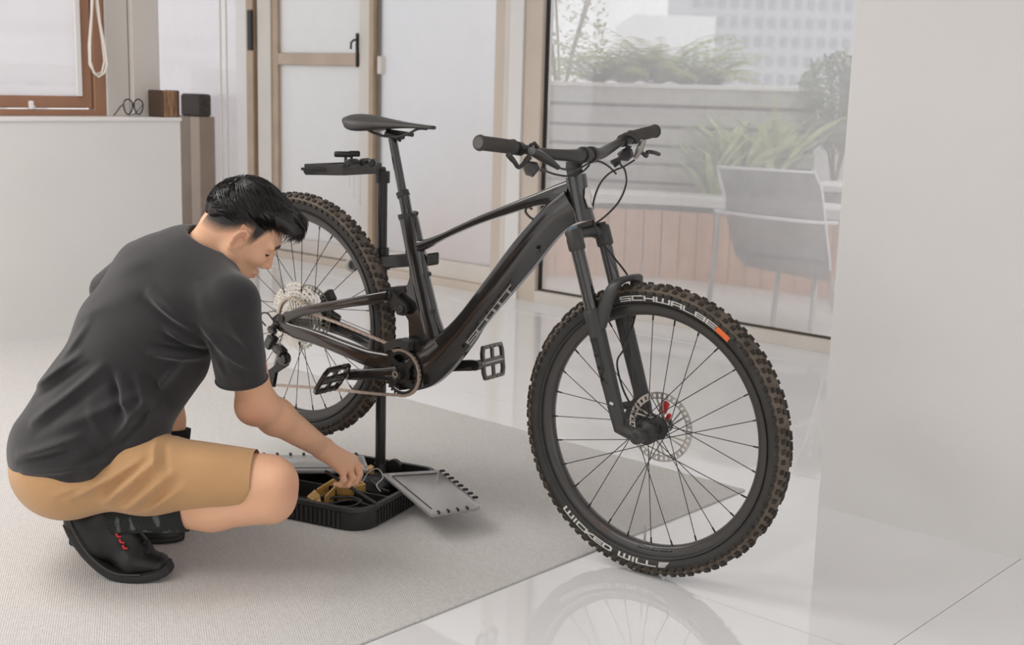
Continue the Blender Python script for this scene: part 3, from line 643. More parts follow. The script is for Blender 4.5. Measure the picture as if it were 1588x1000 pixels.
# ---- wheels
def gear(mb, r, teeth, y, w_, depth=.0045, inner=None, c=(0, 0, 0)):
    n = teeth*4; inner = r-.012 if inner is None else inner; R = []
    rad = [r, r, r-depth, r-depth]
    rings = []
    for (rr, yy) in ((inner, y-w_/2), (None, y-w_/2), (None, y+w_/2), (inner, y+w_/2)):
        rings.append([(c[0]+(rad[k % 4] if rr is None else rr)*math.cos(2*PI*k/n), c[1]+yy, c[2]+(rad[k % 4] if rr is None else rr)*math.sin(2*PI*k/n)) for k in range(n)])
    mb.rings(rings, closed=True)
def make_wheel(hub, front):
    loc = (hub[0], 0, hub[1]); W = {}
    prof = []
    for a in np.linspace(-138, 138, 19):
        a = math.radians(a); prof.append((.339+.0275*math.cos(a), .0285*math.sin(a)))
    prof += [(.313, .013), (.313, -.013)]
    ty = MB().lathe(prof, (0, 0, 0), (0, 1, 0), 120, closed=True).build('tyre', M_tyre, bike, 60); ty.location = loc
    # raised bead line
    MB().lathe([(.3215, .0225), (.3215, .0262), (.3165, .0235), (.3165, .02)], (0, 0, 0), (0, 1, 0), 96, closed=True).lathe([(.3215, -.0225), (.3215, -.0262), (.3165, -.0235), (.3165, -.02)], (0, 0, 0), (0, 1, 0), 96, closed=True).build('bead_line', M_tyre, ty)
    kn = MB(); N = 92; rk = random.Random(3 if front else 4)
    for row, (ya, aw, al, ht, shift) in enumerate(((0.007, .0095, .014, .0062, 0), (-.007, .0095, .014, .0062, .5), (.0185, .0088, .012, .0062, .25), (-.0185, .0088, .012, .0062, .75), (.0272, .0085, .0135, .0068, .55), (-.0272, .0085, .0135, .0068, .05))):
        for k in range(N):
            if row < 2 and k % 4 == 3: continue
            th = 2*PI*(k+shift)/N; ph = math.asin(max(-1, min(1, ya/.0285))); ph *= 1.0
            er = np.array([math.cos(th), 0, math.sin(th)]); et = np.array([-math.sin(th), 0, math.cos(th)]); ey = np.array([0, 1, 0])
            nrm = er*math.cos(ph)+ey*math.sin(ph); tv = np.cross(et, nrm)
            c = er*.339+(er*math.cos(ph)*.0275+ey*math.sin(ph)*.0285)+nrm*(ht*.5-.001)
            sk = .25*(1 if row % 2 else -1) if row < 2 else 0
            e2 = et*math.cos(sk)+tv*math.sin(sk); t2 = np.cross(e2, nrm)
            w2 = aw*rk.uniform(.92, 1.08); l2 = al*rk.uniform(.9, 1.05); P = []
            for zz, f_ in ((-1, 1.12), (1, .86)):
                for sx, sy in ((-1, -1), (1, -1), (1, 1), (-1, 1)): P.append(c+nrm*ht*.5*zz+e2*l2*.5*sx*f_+t2*w2*.5*sy*f_)
            kn.add(P, [(4, 5, 6, 7), (0, 1, 5, 4), (1, 2, 6, 5), (2, 3, 7, 6), (3, 0, 4, 7)])
    o = kn.build('tread_knobs', M_tread, ty, smooth=None, kind='stuff')
    # strip of dusty casing under the knobs
    MB().lathe([(.339+.0279*math.cos(math.radians(a)), .0289*math.sin(math.radians(a))) for a in np.linspace(-66, 66, 11)]+[(.345, .02), (.345, -.02)], (0, 0, 0), (0, 1, 0), 120, closed=True).build('tread_casing', M_casing, ty, 60)
    rim = MB().lathe([(.3155, -.0165), (.3165, -.0150), (.3120, -.0135), (.3120, .0135), (.3165, .0150), (.3155, .0165), (.300, .0150), (.2925, .0095), (.2905, 0), (.2925, -.0095), (.300, -.0150)], (0, 0, 0), (0, 1, 0), 120, closed=True).build('rim', M_rim, bike, 50); rim.location = loc
    fy = (.030, -.026) if front else (.026, -.022)     # flange offsets: +y is the far (disc) side
    hb = MB()
    if front: hb.lathe([(.008, -.055), (.012, -.055), (.013, -.040), (.018, -.036), (.029, -.032), (.030, -.026), (.029, -.023), (.016, -.018), (.014, 0), (.017, .022), (.029, .027), (.030, .031), (.029, .034), (.022, .040), (.020, .050), (.012, .055), (.008, .055)], (0, 0, 0), (0, 1, 0), 32, closed=True)
    else: hb.lathe([(.008, -.074), (.012, -.074), (.014, -.06), (.018, -.030), (.030, -.024), (.031, -.020), (.019, -.016), (.018, .02), (.030, .025), (.030, .029), (.02, .036), (.018, .06), (.010, .074), (.008, .074)], (0, 0, 0), (0, 1, 0), 32, closed=True)
    hbo = hb.build('hub', M_satin, bike); hbo.location = loc
    MB().lathe([(.0085, -.08), (.0085, .08)], (0, 0, 0), (0, 1, 0), 16, cap=True).lathe([(0, -.081), (.011, -.081), (.011, -.074), (0, -.074)], (0, 0, 0), (0, 1, 0), 16).build('axle', M_satin, hbo)
    # spokes: four mesh kinds, seven copies of each
    base = []
    for q, (f_, sgn) in enumerate(((0, 1), (0, -1), (1, 1), (1, -1))):
        a0 = sgn*math.radians(72); f0 = np.array([.029*math.cos(a0), fy[f_], .029*math.sin(a0)]); f1 = np.array([.2925, 0.004*(1 if f_ == 0 else -1), 0]); d = (f1-f0)/np.linalg.norm(f1-f0)
        mb = MB().tube([f0, f1-d*.014], .00115, 5).tube([f1-d*.015, f1], .0022, 6)
        me = mb.build('spoke', M_spoke, rim).data; base.append(bpy.data.objects[-1] if False else rim.children[-1])
    tot = 28
    for q in range(4):
        for k in range(7):
            o = base[q] if k == 0 else base[q].copy()
            if k: COL.objects.link(o)
            o.parent = rim; o.rotation_euler = (0, -2*PI*(k*4+(0, 2, 1, 3)[q])/tot+(.18 if front else .05), 0)
    # brake disc on the far side
    rr = .090; yd = .046 if front else .040; rt = MB()
    for r0, r1 in ((.0855, .0900), (.0725, .0765)): rt.lathe([(r0, yd-.0009), (r1, yd-.0009), (r1, yd+.0009), (r0, yd+.0009)], (0, 0, 0), (0, 1, 0), 72, closed=True)
    for k in range(36):
        a = 2*PI*k/36; d = np.array([math.cos(a), 0, math.sin(a)]); e = np.array([-math.sin(a), 0, math.cos(a)])
        rt.prism([d*.076-e*.0035+np.array([0, yd-.0009, 0]), d*.086-e*.0045+np.array([0, yd-.0009, 0]), d*.086+e*.0035+np.array([0, yd-.0009, 0]), d*.076+e*.0040+np.array([0, yd-.0009, 0])], (0, .0018, 0))
    for k in range(6):
        a = 2*PI*k/6; d = np.array([math.cos(a), 0, math.sin(a)]); a2 = a+.62; d2 = np.array([math.cos(a2), 0, math.sin(a2)]); e = np.array([-math.sin(a2), 0, math.cos(a2)])
        for s_ in (-1, 1):
            rt.prism([d*.020+np.array([0, yd-.0009, 0]), d2*.074+e*(s_*.008-.0028)+np.array([0, yd-.0009, 0]), d2*.074+e*(s_*.008+.0028)+np.array([0, yd-.0009, 0]), d*.024+e*.004+np.array([0, yd-.0009, 0])], (0, .0018, 0))
    rt.lathe([(.012, yd-.002), (.024, yd-.002), (.024, yd+.002), (.012, yd+.002)], (0, 0, 0), (0, 1, 0), 24, closed=True)
    r_ = rt.build('brake_disc', M_steel, bike); r_.location = loc
    return ty, rim, hbo
FH = np.array([1.222, .372]); RH = np.array([0.0, .507])
fty, frim, fhub = make_wheel(FH, True); rty, rrim, rhub = make_wheel(RH, False)
# lettering on the front tyre, near sidewall
def tyre_map(a0, h, r0, inward):
    # r0: radius of the text foot; text runs clockwise when its tops point outwards
    def fn(u, v, d):
        if inward: a = a0+u*h/r0; r = r0-v*h
        else: a = a0-u*h/r0; r = r0+v*h
        q = (r-.339)/.0275; y = .0285*math.sqrt(max(0.02, 1-q*q)) + .0004+d
        return (r*math.cos(a), -y, r*math.sin(a))
    return fn
def tang(px, py): s_, z_ = bp(px, py, .027); return math.atan2(z_-FH[1], s_-FH[0]), math.hypot(s_-FH[0], z_-FH[1])
aS, rS = tang(964, 468); aE, _ = tang(1107, 512)
W1 = text_width('SCHWALBE', 1.28, .38); hS = .0142
def squash(fn, k): return lambda u, v, d: fn(u*k, v, d)
tx = MB(); lettering(tx, 'SCHWALBE', squash(tyre_map(aS, hS, .3285, False), (aS-aE)*.3285/hS/W1), 1.28, .38, .26, thick=.0003); tx.build('maker_lettering', M_white, fty, None)
aW, rW = tang(878, 786); aV, _ = tang(1016, 876); aW += 0
W2 = text_width('WICKED WILL', 1.15, .36); span = (aV-aW) % (2*PI)
tx = MB(); lettering(tx, 'WICKED WILL', squash(tyre_map(aW, hS, .3415, True), span*.3415/hS/W2), 1.15, .36, .30, thick=.0003); tx.build('model_lettering', M_white, fty, None)
aO0, _ = tang(1108, 513); aO1, _ = tang(1127, 531)
og = MB(); fn = tyre_map(aO0, .014, .3280, False); uw = (aO0-aO1)*.328/.014
vs = [fn(uw*i/6, v, d) for i in range(7) for v, d in ((0, -.0002), (.5, -.0002), (1, -.0002), (1, .0004), (.75, .0004), (.5, .0004), (.25, .0004), (0, .0004))]
og.rings([vs[i*8:i*8+8] for i in range(7)]); og.build('orange_tag', M_orange, fty, None)
fl = MB(); a_, _ = tang(1021, 877)
for j in range(4):
    fn = tyre_map(a_, hS, .3415, True); l0 = j*.05; v0, v1 = .06+j*.24, .06+j*.24+.17; ue = 1.4+j*.28
    vs = [fn(l0+(ue-l0)*i/4, v, d) for i in range(5) for v, d in ((v0, 0), (v1, 0), (v1, .0003), (v0, .0003))]; fl.rings([vs[i*4:i*4+4] for i in range(5)])
fl.build('striped_emblem', M_white, fty, None)
# lettering on the rim
M_rimtxt = mat('dark_rim_print', (0.018, 0.016, 0.015), .4)
def rim_map(a0, h, r0):
    def fn(u, v, d):
        a = a0+u*h/r0; r = r0-v*h; y = .0150-(.300-r)*0.73 if r < .300 else .0158; return (r*math.cos(a), -(y+.0006+d), r*math.sin(a))
    return fn
aY, _ = tang(985, 852); tx = MB(); lettering(tx, 'SYNCROS', rim_map(aY, .0095, .3045), 1.15, .35, .24, italic=.35, thick=.0003); tx.build('rim_lettering', M_rimtxt, frim, None)
tx = MB(); aY2, _ = tang(913, 801)
lettering(tx, 'SYNCROS', rim_map(aY2, .0065, .3030), 1.0, .35, .24, italic=.35, thick=.0003); tx.build('rim_lettering', mat('bronze_print', (.16, .10, .07), .4), frim, None)
# valve
va = math.atan2(bp(1000, 830, 0)[1]-FH[1], bp(1000, 830, 0)[0]-FH[0]); vd = np.array([math.cos(va), 0, math.sin(va)])
MB().tube([vd*.292, vd*.262], .003, 8).tube([vd*.262, vd*.248], .0022, 8).build('valve', M_steel, frim)

# ---- frame
fr = MB()
DT = [((880, 292), (908, 340), .028, 0), ((852, 316), (884, 352), .031, 0), ((825, 346), (861, 374), .032, 0), ((795, 382), (830, 413), .033, 0), ((756, 435), (789, 461), .034, 0), ((717, 486), (753, 503), .036, 0), ((694, 510), (735, 531), .038, 0), ((674, 526), (716, 556), .040, 0), ((655, 538), (695, 580), .042, 0), ((638, 550), (672, 598), .042, 0), ((622, 560), (648, 605), .038, 0)]
def facet(secs, flat):
    """tube with a flat side wall, a top bevel and a broad under facet"""
    R = []
    for u, l, a, t in secs:
        U = bp(*u, t); L_ = bp(*l, t); c = (U+L_)/2; h = (U-L_)/2; r = []
        for e, f_ in ((1, .30), (.97, .55), (.80, .86), (.66, .97), (.1, 1.0), (-.28, .97), (-.38, .90), (-.90, .42), (-1, .25), (-1, -.25), (-.90, -.42), (-.38, -.90), (-.28, -.97), (.1, -1), (.66, -.97), (.80, -.86), (.97, -.55), (1, -.30)):
            q = c+h*e; r.append((q[0], -(t+a*f_), q[1]))
        R.append(r)
    return R
fr.rings(facet(dense(DT, 5), True))
TT = [((890, 276), (880, 318), .020, 0), ((868, 284), (858, 318), .022, 0), ((838, 297), (832, 320), .021, 0), ((795, 314), (791, 332), .019, 0), ((750, 332), (748, 346), .017, 0), ((715, 348), (714, 360), .016, 0), ((690, 360), (690, 371), .016, 0), ((672, 367), (672, 381), .017, 0), ((657, 371), (656, 390), .018, 0), ((642, 370), (640, 400), .017, 0)]
strut(fr, dense(TT, 5), 20, 3.0)
HT = [((879, 277), (907, 269), .024, 0), ((886, 308), (912, 303), .0245, 0), ((893, 338), (919, 334), .0265, 0), ((894, 345), (921, 341), .0275, 0)]
strut(fr, dense(HT, 4), 24, 2.2)
ST = [((622, 337), (645, 334), .0185, 0), ((626, 356), (650, 356), .019, 0), ((632, 385), (656, 388), .020, 0), ((640, 420), (662, 423), .020, 0), ((647, 455), (670, 456), .021, 0), ((655, 490), (678, 490), .022, 0), ((661, 518), (686, 514), .023, 0), ((664, 540), (692, 538), .023, 0)]
strut(fr, dense(ST, 4), 20, 3.0)
plate(fr, [(634, 388), (640, 410), (641, 430), (635, 446), (624, 457), (621, 469), (631, 482), (639, 496), (640, 520), (634, 540), (655, 545), (675, 526), (658, 480), (650, 420)], -.016, .016, 0)
plate(fr, [(634, 522), (660, 526), (676, 556), (664, 598), (632, 602), (610, 588), (604, 562), (616, 540)], -.034, .034, 0)
fo = fr.build('frame', M_paint, bike, 32)
# frame details: lettering on the lower facet, badge, bolts, cable port, hook
def dt_map(p0, p1, h):
    # along the lower near facet of the down tube
    A = np.array(p0, float); B = np.array(p1, float); L_ = np.linalg.norm(B-A)
    W_ = text_width('SCOTT', 1.15, .3)
    def fn(u, v, d):
        q = A+(B-A)*(u/W_); dirp = (B-A)/L_; nrm = np.array([dirp[1], -dirp[0]])  # towards the upper left
        if nrm[1] > 0: nrm = -nrm
        w_ = q+nrm*v*h; tt = .0165+.0165*v+.001+d*1.0
        s_, z_ = bp(w_[0], w_[1], tt); return (s_, -tt, z_)
    return fn
tx = MB(); lettering(tx, 'SCOTT', dt_map((731, 535), (798, 448), 10), 1.15, .3, .26, thick=.0004); tx.build('frame_lettering', mat('grey_print', (.42, .41, .39), .5), fo, None)
bd = MB(); bd.add([b3(906, 292, .012), b3(912, 288, .004), b3(917, 306, .004), b3(914, 312, .014), b3(918, 322, .006), b3(911, 321, .018), b3(905, 306, .018)], [(0, 1, 2, 3, 4, 5, 6)])
bd2 = MB().prism([(p[0]+.004, p[1]-.0012, p[2]) for p in bd.v], (0, -.0008, 0)); bd2.build('head_badge', M_white, fo, None)
for px, py in ((834, 390), (665, 425), (671, 482), (654, 541), (718, 547)):
    c = b3(px, py, .024 if px < 700 else .03); MB().lathe([(0, -.004), (.0065, -.004), (.0065, .002), (.003, .003), (0, .001)], c, (0, -1, 0), 14).build('frame_bolt', M_satin, fo)
MB().tube(bez([b3(829, 341, .01), b3(821, 336, .012), b3(815, 328, .012), b3(818, 321, .012), b3(825, 324, .012)], 6), .0032, 8).build('strap_hook', M_satin, fo)
# seat clamp, post, saddle
cl = strut(MB(), [((621, 341), (644, 337), .021, 0), ((619, 333), (643, 329), .021, 0)], 24, 2.2); cl.tube([b3(641, 330, .018), b3(647, 331, .018)], .006, 8); cl.build('seat_clamp', M_satin, bike)
sp = MB(); a = b3(634, 345); b = b3(626, 302); sp.tube([a, b], .0158, 20); sp.build('dropper_post_lower', M_paint, bike)
MB().tube([b3(626.5, 305), b3(623.6, 297)], .0185, 20).build('dropper_collar', M_satin, bike)
MB().tube([b3(625, 302), b3(608.5, 214)], .0125, 20).build('seatpost', M_paint, bike)
sc2 = MB().box(b3(612, 210), (.045, .042, .016), ring_rot('Y', .2), .004); sc2.tube([b3(600, 203, -.0), b3(640, 209, 0)], .006, 8); sc2.tube([b3(623, 207, .0), b3(619, 219, 0)], .005, 8); sc2.tube([b3(605, 204, 0), b3(606, 216, 0)], .005, 8)
sc2.build('saddle_clamp', M_satin, bike)
sad = MB(); S0, S1 = bp(547, 180), bp(672, 197); R = []
prof_top = [(547, 179), (556, 176.5), (575, 178), (600, 183.5), (630, 189.5), (655, 193), (672, 195)]
prof_bot = [(550, 188), (560, 199), (575, 202.5), (600, 200), (630, 199), (655, 199.5), (672, 201)]
wd_ = [.045, .066, .070, .048, .028, .021, .012]
secs = bez([np.array([*a, *b, w2]) for a, b, w2 in zip(prof_top, prof_bot, wd_)], 5)
for q in secs:
    U = bp(q[0], q[1]); D = bp(q[2], q[3]); w2 = q[4]; r = []
    th_ = U[1]-D[1]
    for k in range(28):
        a = 2*PI*k/28; c_, s_ = math.cos(a), math.sin(a)
        y = w2*math.copysign(abs(s_)**.8, s_); up = c_ > 0
        z = D[1]+th_*.42+(th_*.58*abs(c_)**.6 if up else -th_*.42*abs(c_)**.9)
        # wings droop at the rear, hollow underneath
        z -= (abs(y)/.07)**2*.010
        f_ = U[0]+(D[0]-U[0])*(0.0 if up else .6)
        r.append((f_, y, z))
    R.append(r)
so = sad.rings(R).build('saddle', mat('saddle_cover', (.050, .046, .042), .5, bump=.05, bscale=500), bike, 60)
for t in (.022, -.022):
    MB().tube(bez([b3(566, 199, t*1.8), b3(580, 206, t), b3(596, 211, t), b3(618, 212, t), b3(634, 207, t), b3(648, 200, t*.6), b3(662, 200, t*.3)], 6), .0036, 8).build('saddle_rail', M_satin, so)

# ---- rear triangle
for sg, nm in ((1, 'n'), (-1, 'f')):
    m = MB()
    def mir(secs): return [(u, l, a, t) for u, l, a, t in secs]
    SS = [((602, 450), (598, 470), .010, .040), ((575, 455), (572, 473), .010, .048), ((540, 462), (538, 477), .010, .055), ((500, 469), (499, 484), .010, .060), ((470, 475), (468, 491), .010, .064), ((448, 483), (446, 502), .010, .066), ((430, 489), (434, 513), .009, .068)]
    CS = [((434, 493), (440, 514), .009, .068), ((452, 501), (456, 523), .011, .068), ((475, 507), (484, 532), .012, .066), ((505, 517), (513, 543), .013, .062), ((540, 530), (546, 557), .014, .055), ((575, 542), (574, 569), .015, .046), ((600, 546), (600, 577), .016, .040), ((612, 550), (612, 580), .014, .036)]
    for secs in (dense(SS, 4), dense(CS, 4)):
        R = []
        for u, l, a, t in secs:
            U = bp(*u, t); L_ = bp(*l, t); c = (U+L_)/2; h = (U-L_)/2
            R.append([(c[0]+h[0]*e, -sg*t-a*f_, c[1]+h[1]*e) for e, f_ in (sup(k, 18, 3.2) for k in range(18))])
        m.rings(R)
    m.build('swingarm', M_paint2 if sg > 0 else M_paint, bike, 40)
    rk_ = MB(); P = [bp(*q, .04) for q in ((596, 452), (604, 449), (616, 462), (628, 472), (631, 482), (624, 490), (615, 488), (610, 476), (597, 464))]
    rk_.prism([(p[0], -sg*.026, p[1]) for p in P], (0, -sg*.012, 0))
    for q in ((602, 457), (622, 480)): c = bp(*q, .04); rk_.lathe([(0, .0), (.011, 0), (.011, .006), (.006, .008), (0, .006)], (c[0], -sg*.036, c[1]), (0, -sg, 0), 16)
    rk_.build('rocker_link', M_satin, bike)
yk = MB(); plate(yk, [(600, 447), (612, 444), (632, 443), (636, 452), (620, 457), (604, 456)], -.02, .02, 0); yk.build('shock_yoke', M_satin, bike)
plate(MB(), [(424, 492), (432, 486), (447, 492), (450, 505), (444, 517), (433, 512), (425, 503)], .066, .074, .07).build('dropout', M_satin, bike)
# rear brake: hanger block on the far side
rc = MB().box(b3(509, 462, -.055), (.05, .022, .040), ring_rot('Y', -.6), .005).box(b3(515, 490, -.05), (.06, .02, .03), ring_rot('Y', .3), .005).box(b3(503, 497, -.05), (.03, .02, .03), ring_rot('Y', .9), .004); rc.build('rear_brake_caliper', M_satin, bike)

# ---- drivetrain
cs_ = MB().lathe([(0, -.004), (.018, -.004), (.018, .04), (0, .04)], (0, -.05, 0), (0, 1, 0), 24).build('cassette', M_satin, bike); cs_.location = (0, 0, RH[1])
rad = [.1045, .092, .0805, .0705, .062, .0545, .048, .0425, .0375, .033, .0285, .0225]; tth = [51, 45, 39, 33, 29, 26, 23, 21, 18, 16, 14, 10]
for k, (r, t) in enumerate(zip(rad, tth)):
    g_ = MB(); yy = -.012-k*.0032; gear(g_, r, t, yy, .0018, .0045, r-.0105)
    nsp = 8 if r > .05 else 5
    if r > .032:
        for j in range(nsp):
            a = 2*PI*j/nsp+k*.13; d = np.array([math.cos(a), 0, math.sin(a)]); a2 = a+.25; d2 = np.array([math.cos(a2), 0, math.sin(a2)]); e = np.array([-math.sin(a2), 0, math.cos(a2)]); y0 = np.array([0, yy-.0008, 0])
            ri = max(.018, r-.034); g_.prism([d*ri-e*.003+y0, d2*(r-.009)-e*.004+y0, d2*(r-.009)+e*.004+y0, d*ri+e*.003+y0], (0, .0016, 0))
        g_.lathe([(max(.018, r-.036), yy-.0008), (max(.022, r-.031), yy-.0008), (max(.022, r-.031), yy+.0008), (max(.018, r-.036), yy+.0008)], (0, 0, 0), (0, 1, 0), 40, closed=True)
    g_.build('sprocket', M_casset, cs_, None)
BB = np.array([.447, .407])
cr = MB(); gear(cr, .0665, 32, 0, .003, .006, .053); c0 = (BB[0], -.050, BB[1])
for j in range(4):
    a = PI/4+j*PI/2; d = np.array([math.cos(a), 0, math.sin(a)]); e = np.array([-math.sin(a), 0, math.cos(a)]); y0 = np.array([0, -.001, 0])
    cr.prism([d*.018-e*.014+y0, d*.055-e*.006+y0, d*.055+e*.010+y0, d*.02+e*.010+y0], (0, .003, 0))
cr.lathe([(.012, -.003), (.030, -.003), (.030, .003), (.012, .003)], (0, 0, 0), (0, 1, 0), 32, closed=True)
cro = cr.build('chainring', M_satin, bike); cro.location = c0
MB().lathe([(0, -.06), (.014, -.06), (.014, .06), (0, .06)], (BB[0], 0, BB[1]), (0, 1, 0), 20).lathe([(.014, -.040), (.026, -.040), (.026, .040), (.014, .040)], (BB[0], 0, BB[1]), (0, 1, 0), 28, closed=True).build('bottom_bracket', M_satin, bike)
pe_n = bp(541, 581, .08); pe_f = bp(741, 562, -.08); dn_ = pe_n-BB; dn_ = dn_/np.linalg.norm(dn_)*.17; df_ = -dn_
def crank(sg, d2, nm):
    R = []; y0 = -.066*sg
    for k in range(9):
        t = k/8; c = BB+d2*t; hh = (.0225, .0205, .0185, .0175, .017, .0165, .016, .0165, .015)[k]; hw = (.010, .010, .010, .0095, .009, .009, .009, .0095, .009)[k]; yy = y0-sg*.012*t
        nrm = np.array([-d2[1], d2[0]])/np.linalg.norm(d2)
        R.append([(c[0]+nrm[0]*hh*e, yy+hw*f_, c[1]+nrm[1]*hh*e) for e, f_ in (sup(j, 16, 3.0) for j in range(16))])
    o = MB().rings(R); 
    for c, r in ((BB, .0185), (BB+d2, .0145)): o.lathe([(0, -.010), (r, -.010), (r, .009), (r*.6, .011), (r*.5, .008), (0, .008)], (c[0], y0-sg*.012*(0 if r > .016 else 1), c[1]), (0, -sg, 0), 22)
    o2 = o.build('crank_arm', M_paint, bike); 
    MB().lathe([(.005, .0085), (.010, .0085), (.010, .0115), (.005, .0115)], (BB[0], y0, BB[1]), (0, -sg, 0), 20, closed=True).build('crank_bolt', M_steel, o2)
    return (BB[0]+d2[0], y0-sg*.024, BB[1]+d2[1])
pN = crank(1, dn_, 'n'); pF = crank(-1, df_, 'f')
def pedal(pos, sg, tilt, m):
    """open platform: outer frame, axle body, cross bar, pins"""
    L_, Wd, T = .098, .100, .014; R = ring_rot('Y', tilt); mb = MB(); c0 = np.array(pos)+np.array([0, -sg*(.012+Wd/2), 0])
    def bxl(x0, x1, y0, y1, z0, z1, b=.002): mb.box(c0+R@np.array([(x0+x1)/2, (y0+y1)/2, (z0+z1)/2]), (x1-x0, y1-y0, z1-z0), R, b)
    h = L_/2; k = Wd/2
    bxl(-h, -h+.010, -k*.8, k*.8, -T/2, T/2); bxl(h-.010, h, -k*.8, k*.8, -T/2, T/2)
    for s2 in (-1, 1):
        for (xa, ya, xb, yb) in ((-h+.004, .8*k, -.028, k-.004), (-.028, k-.004, .028, k-.004), (.028, k-.004, h-.004, .8*k)):
            p = np.array([xa, s2*ya, 0]); q = np.array([xb, s2*yb, 0]); d = (q-p); ln = np.linalg.norm(d); an = math.atan2(d[1], d[0]); R2 = R@np.array(Matrix.Rotation(an, 3, 'Z'))
            mb.box(c0+R@((p+q)/2), (ln+.006, .009, T), R2, .002)
    bxl(-.011, .011, -k, k, -T/2+.001, T/2-.001); bxl(-h, h, -.005, .005, -T/2+.002, T/2-.002)
    o = mb.build('pedal', m, bike)
    MB().tube([pos, c0+np.array([0, -sg*k*.9, 0])], .0065, 12).build('pedal_axle', M_steel, o)
    pn = MB()
    for x in (-h+.005, h-.005):
        for y in (-.03, -.01, .01, .03):
            for z in (-1, 1): p = np.array([x, y, z*T/2]); pn.tube([c0+R@p, c0+R@(p+np.array([0, 0, z*.004]))], .0018, 6)
    pn.build('grip_pins', M_steel, o, kind='stuff')
pedal(pN, 1, -.95, M_paint); pedal(pF, -1, PI/2-.12, mat('grey_pedal', (.16, .15, .14), .35, metal=.6))
# chain: alternating inner and outer links along its run
chp = [b3(484, 486, .042), b3(520, 499, .045), b3(560, 515, .048), b3(600, 532, .050)]
top = chp
ringpts = [np.array([BB[0]+.0655*math.cos(a), -.050, BB[1]+.0655*math.sin(a)]) for a in np.linspace(math.radians(118), math.radians(-95), 26)]
low = [b3(590, 611, .052), b3(520, 604, .055), b3(470, 600, .06), b3(426, 597, .07)]
lowp = b3(420, 590, .075)
sprk = [np.array([.0565*math.cos(a), -.032, RH[1]+.0565*math.sin(a)]) for a in np.linspace(math.radians(200), math.radians(62), 14)]
path = sprk+[np.array(p) for p in top]+ringpts+low
def resample(P, step):
    out = [P[0]]; acc = 0
    for a, b in zip(P[:-1], P[1:]):
        L_ = np.linalg.norm(b-a); d = step-acc
        while d <= L_: out.append(a+(b-a)*d/L_); d += step
        acc = (acc+L_) % step if L_ else acc
    return out
rs = resample(path, .0127); cm = MB()
for i, (a, b) in enumerate(zip(rs[:-1], rs[1:])):
    d = (b-a)/np.linalg.norm(b-a); yv = np.array([0, 1, 0]); yv = yv-d*(yv@d); yv /= np.linalg.norm(yv); u = np.cross(d, yv); Rm = np.stack([d, yv, u], 1)
    w2 = .0030 if i % 2 else .0022
    for s_ in (-1, 1): cm.box((a+b)/2+yv*s_*w2, (.0185, .0011, .0078 if i % 2 else .0070), Rm, 0)
    cm.tube([a-yv*.0032, a+yv*.0032], .0034, 6)
cm.build('chain', M_chain, bike, None)
# chain guide over the ring
plate(MB(), [(598, 533), (612, 526), (625, 524), (637, 531), (636, 544), (622, 537), (608, 541), (600, 546)], .036, .060, .05).build('chain_guide', M_matte, bike)
# derailleur
dr = MB(); dr.tube([b3(429, 501, .078), b3(420, 515, .085)], .011, 12); dr.box(b3(422, 512, .088), (.030, .018, .018), ring_rot('Y', .5), .004)
dr.box(b3(420, 530, .092), (.028, .030, .046), ring_rot('Y', .55), .005); dr.box(b3(434, 543, .088), (.040, .030, .030), ring_rot('Y', .5), .006); dr.lathe([(0, -.012), (.019, -.012), (.021, 0), (.017, .012), (0, .014)], b3(440, 556, .085), (0, -1, 0), 22)
dro = dr.build('derailleur', M_paint, bike)
cg = MB()
for t in (.066, .078): plate(cg, [(432, 552), (446, 556), (445, 567), (428, 578), (424, 601), (414, 600), (412, 578), (428, 566)], t, t+.002, .075)
cg.build('cage', M_satin, dro)
for (px, py, r) in ((438, 560, .022), (420, 588, .022)):
    g_ = MB(); c = b3(px, py, .073); gear(g_, r, 12, 0, .004, .006, .004, c); g_.build('pulley', M_satin, dro, None)
MB().tube(bez([b3(424, 497, .08), b3(415, 486, .09), b3(406, 486, .095), b3(405, 496, .095), b3(412, 505, .095)], 8), .0025, 8).build('shift_cable', M_satin, dro)

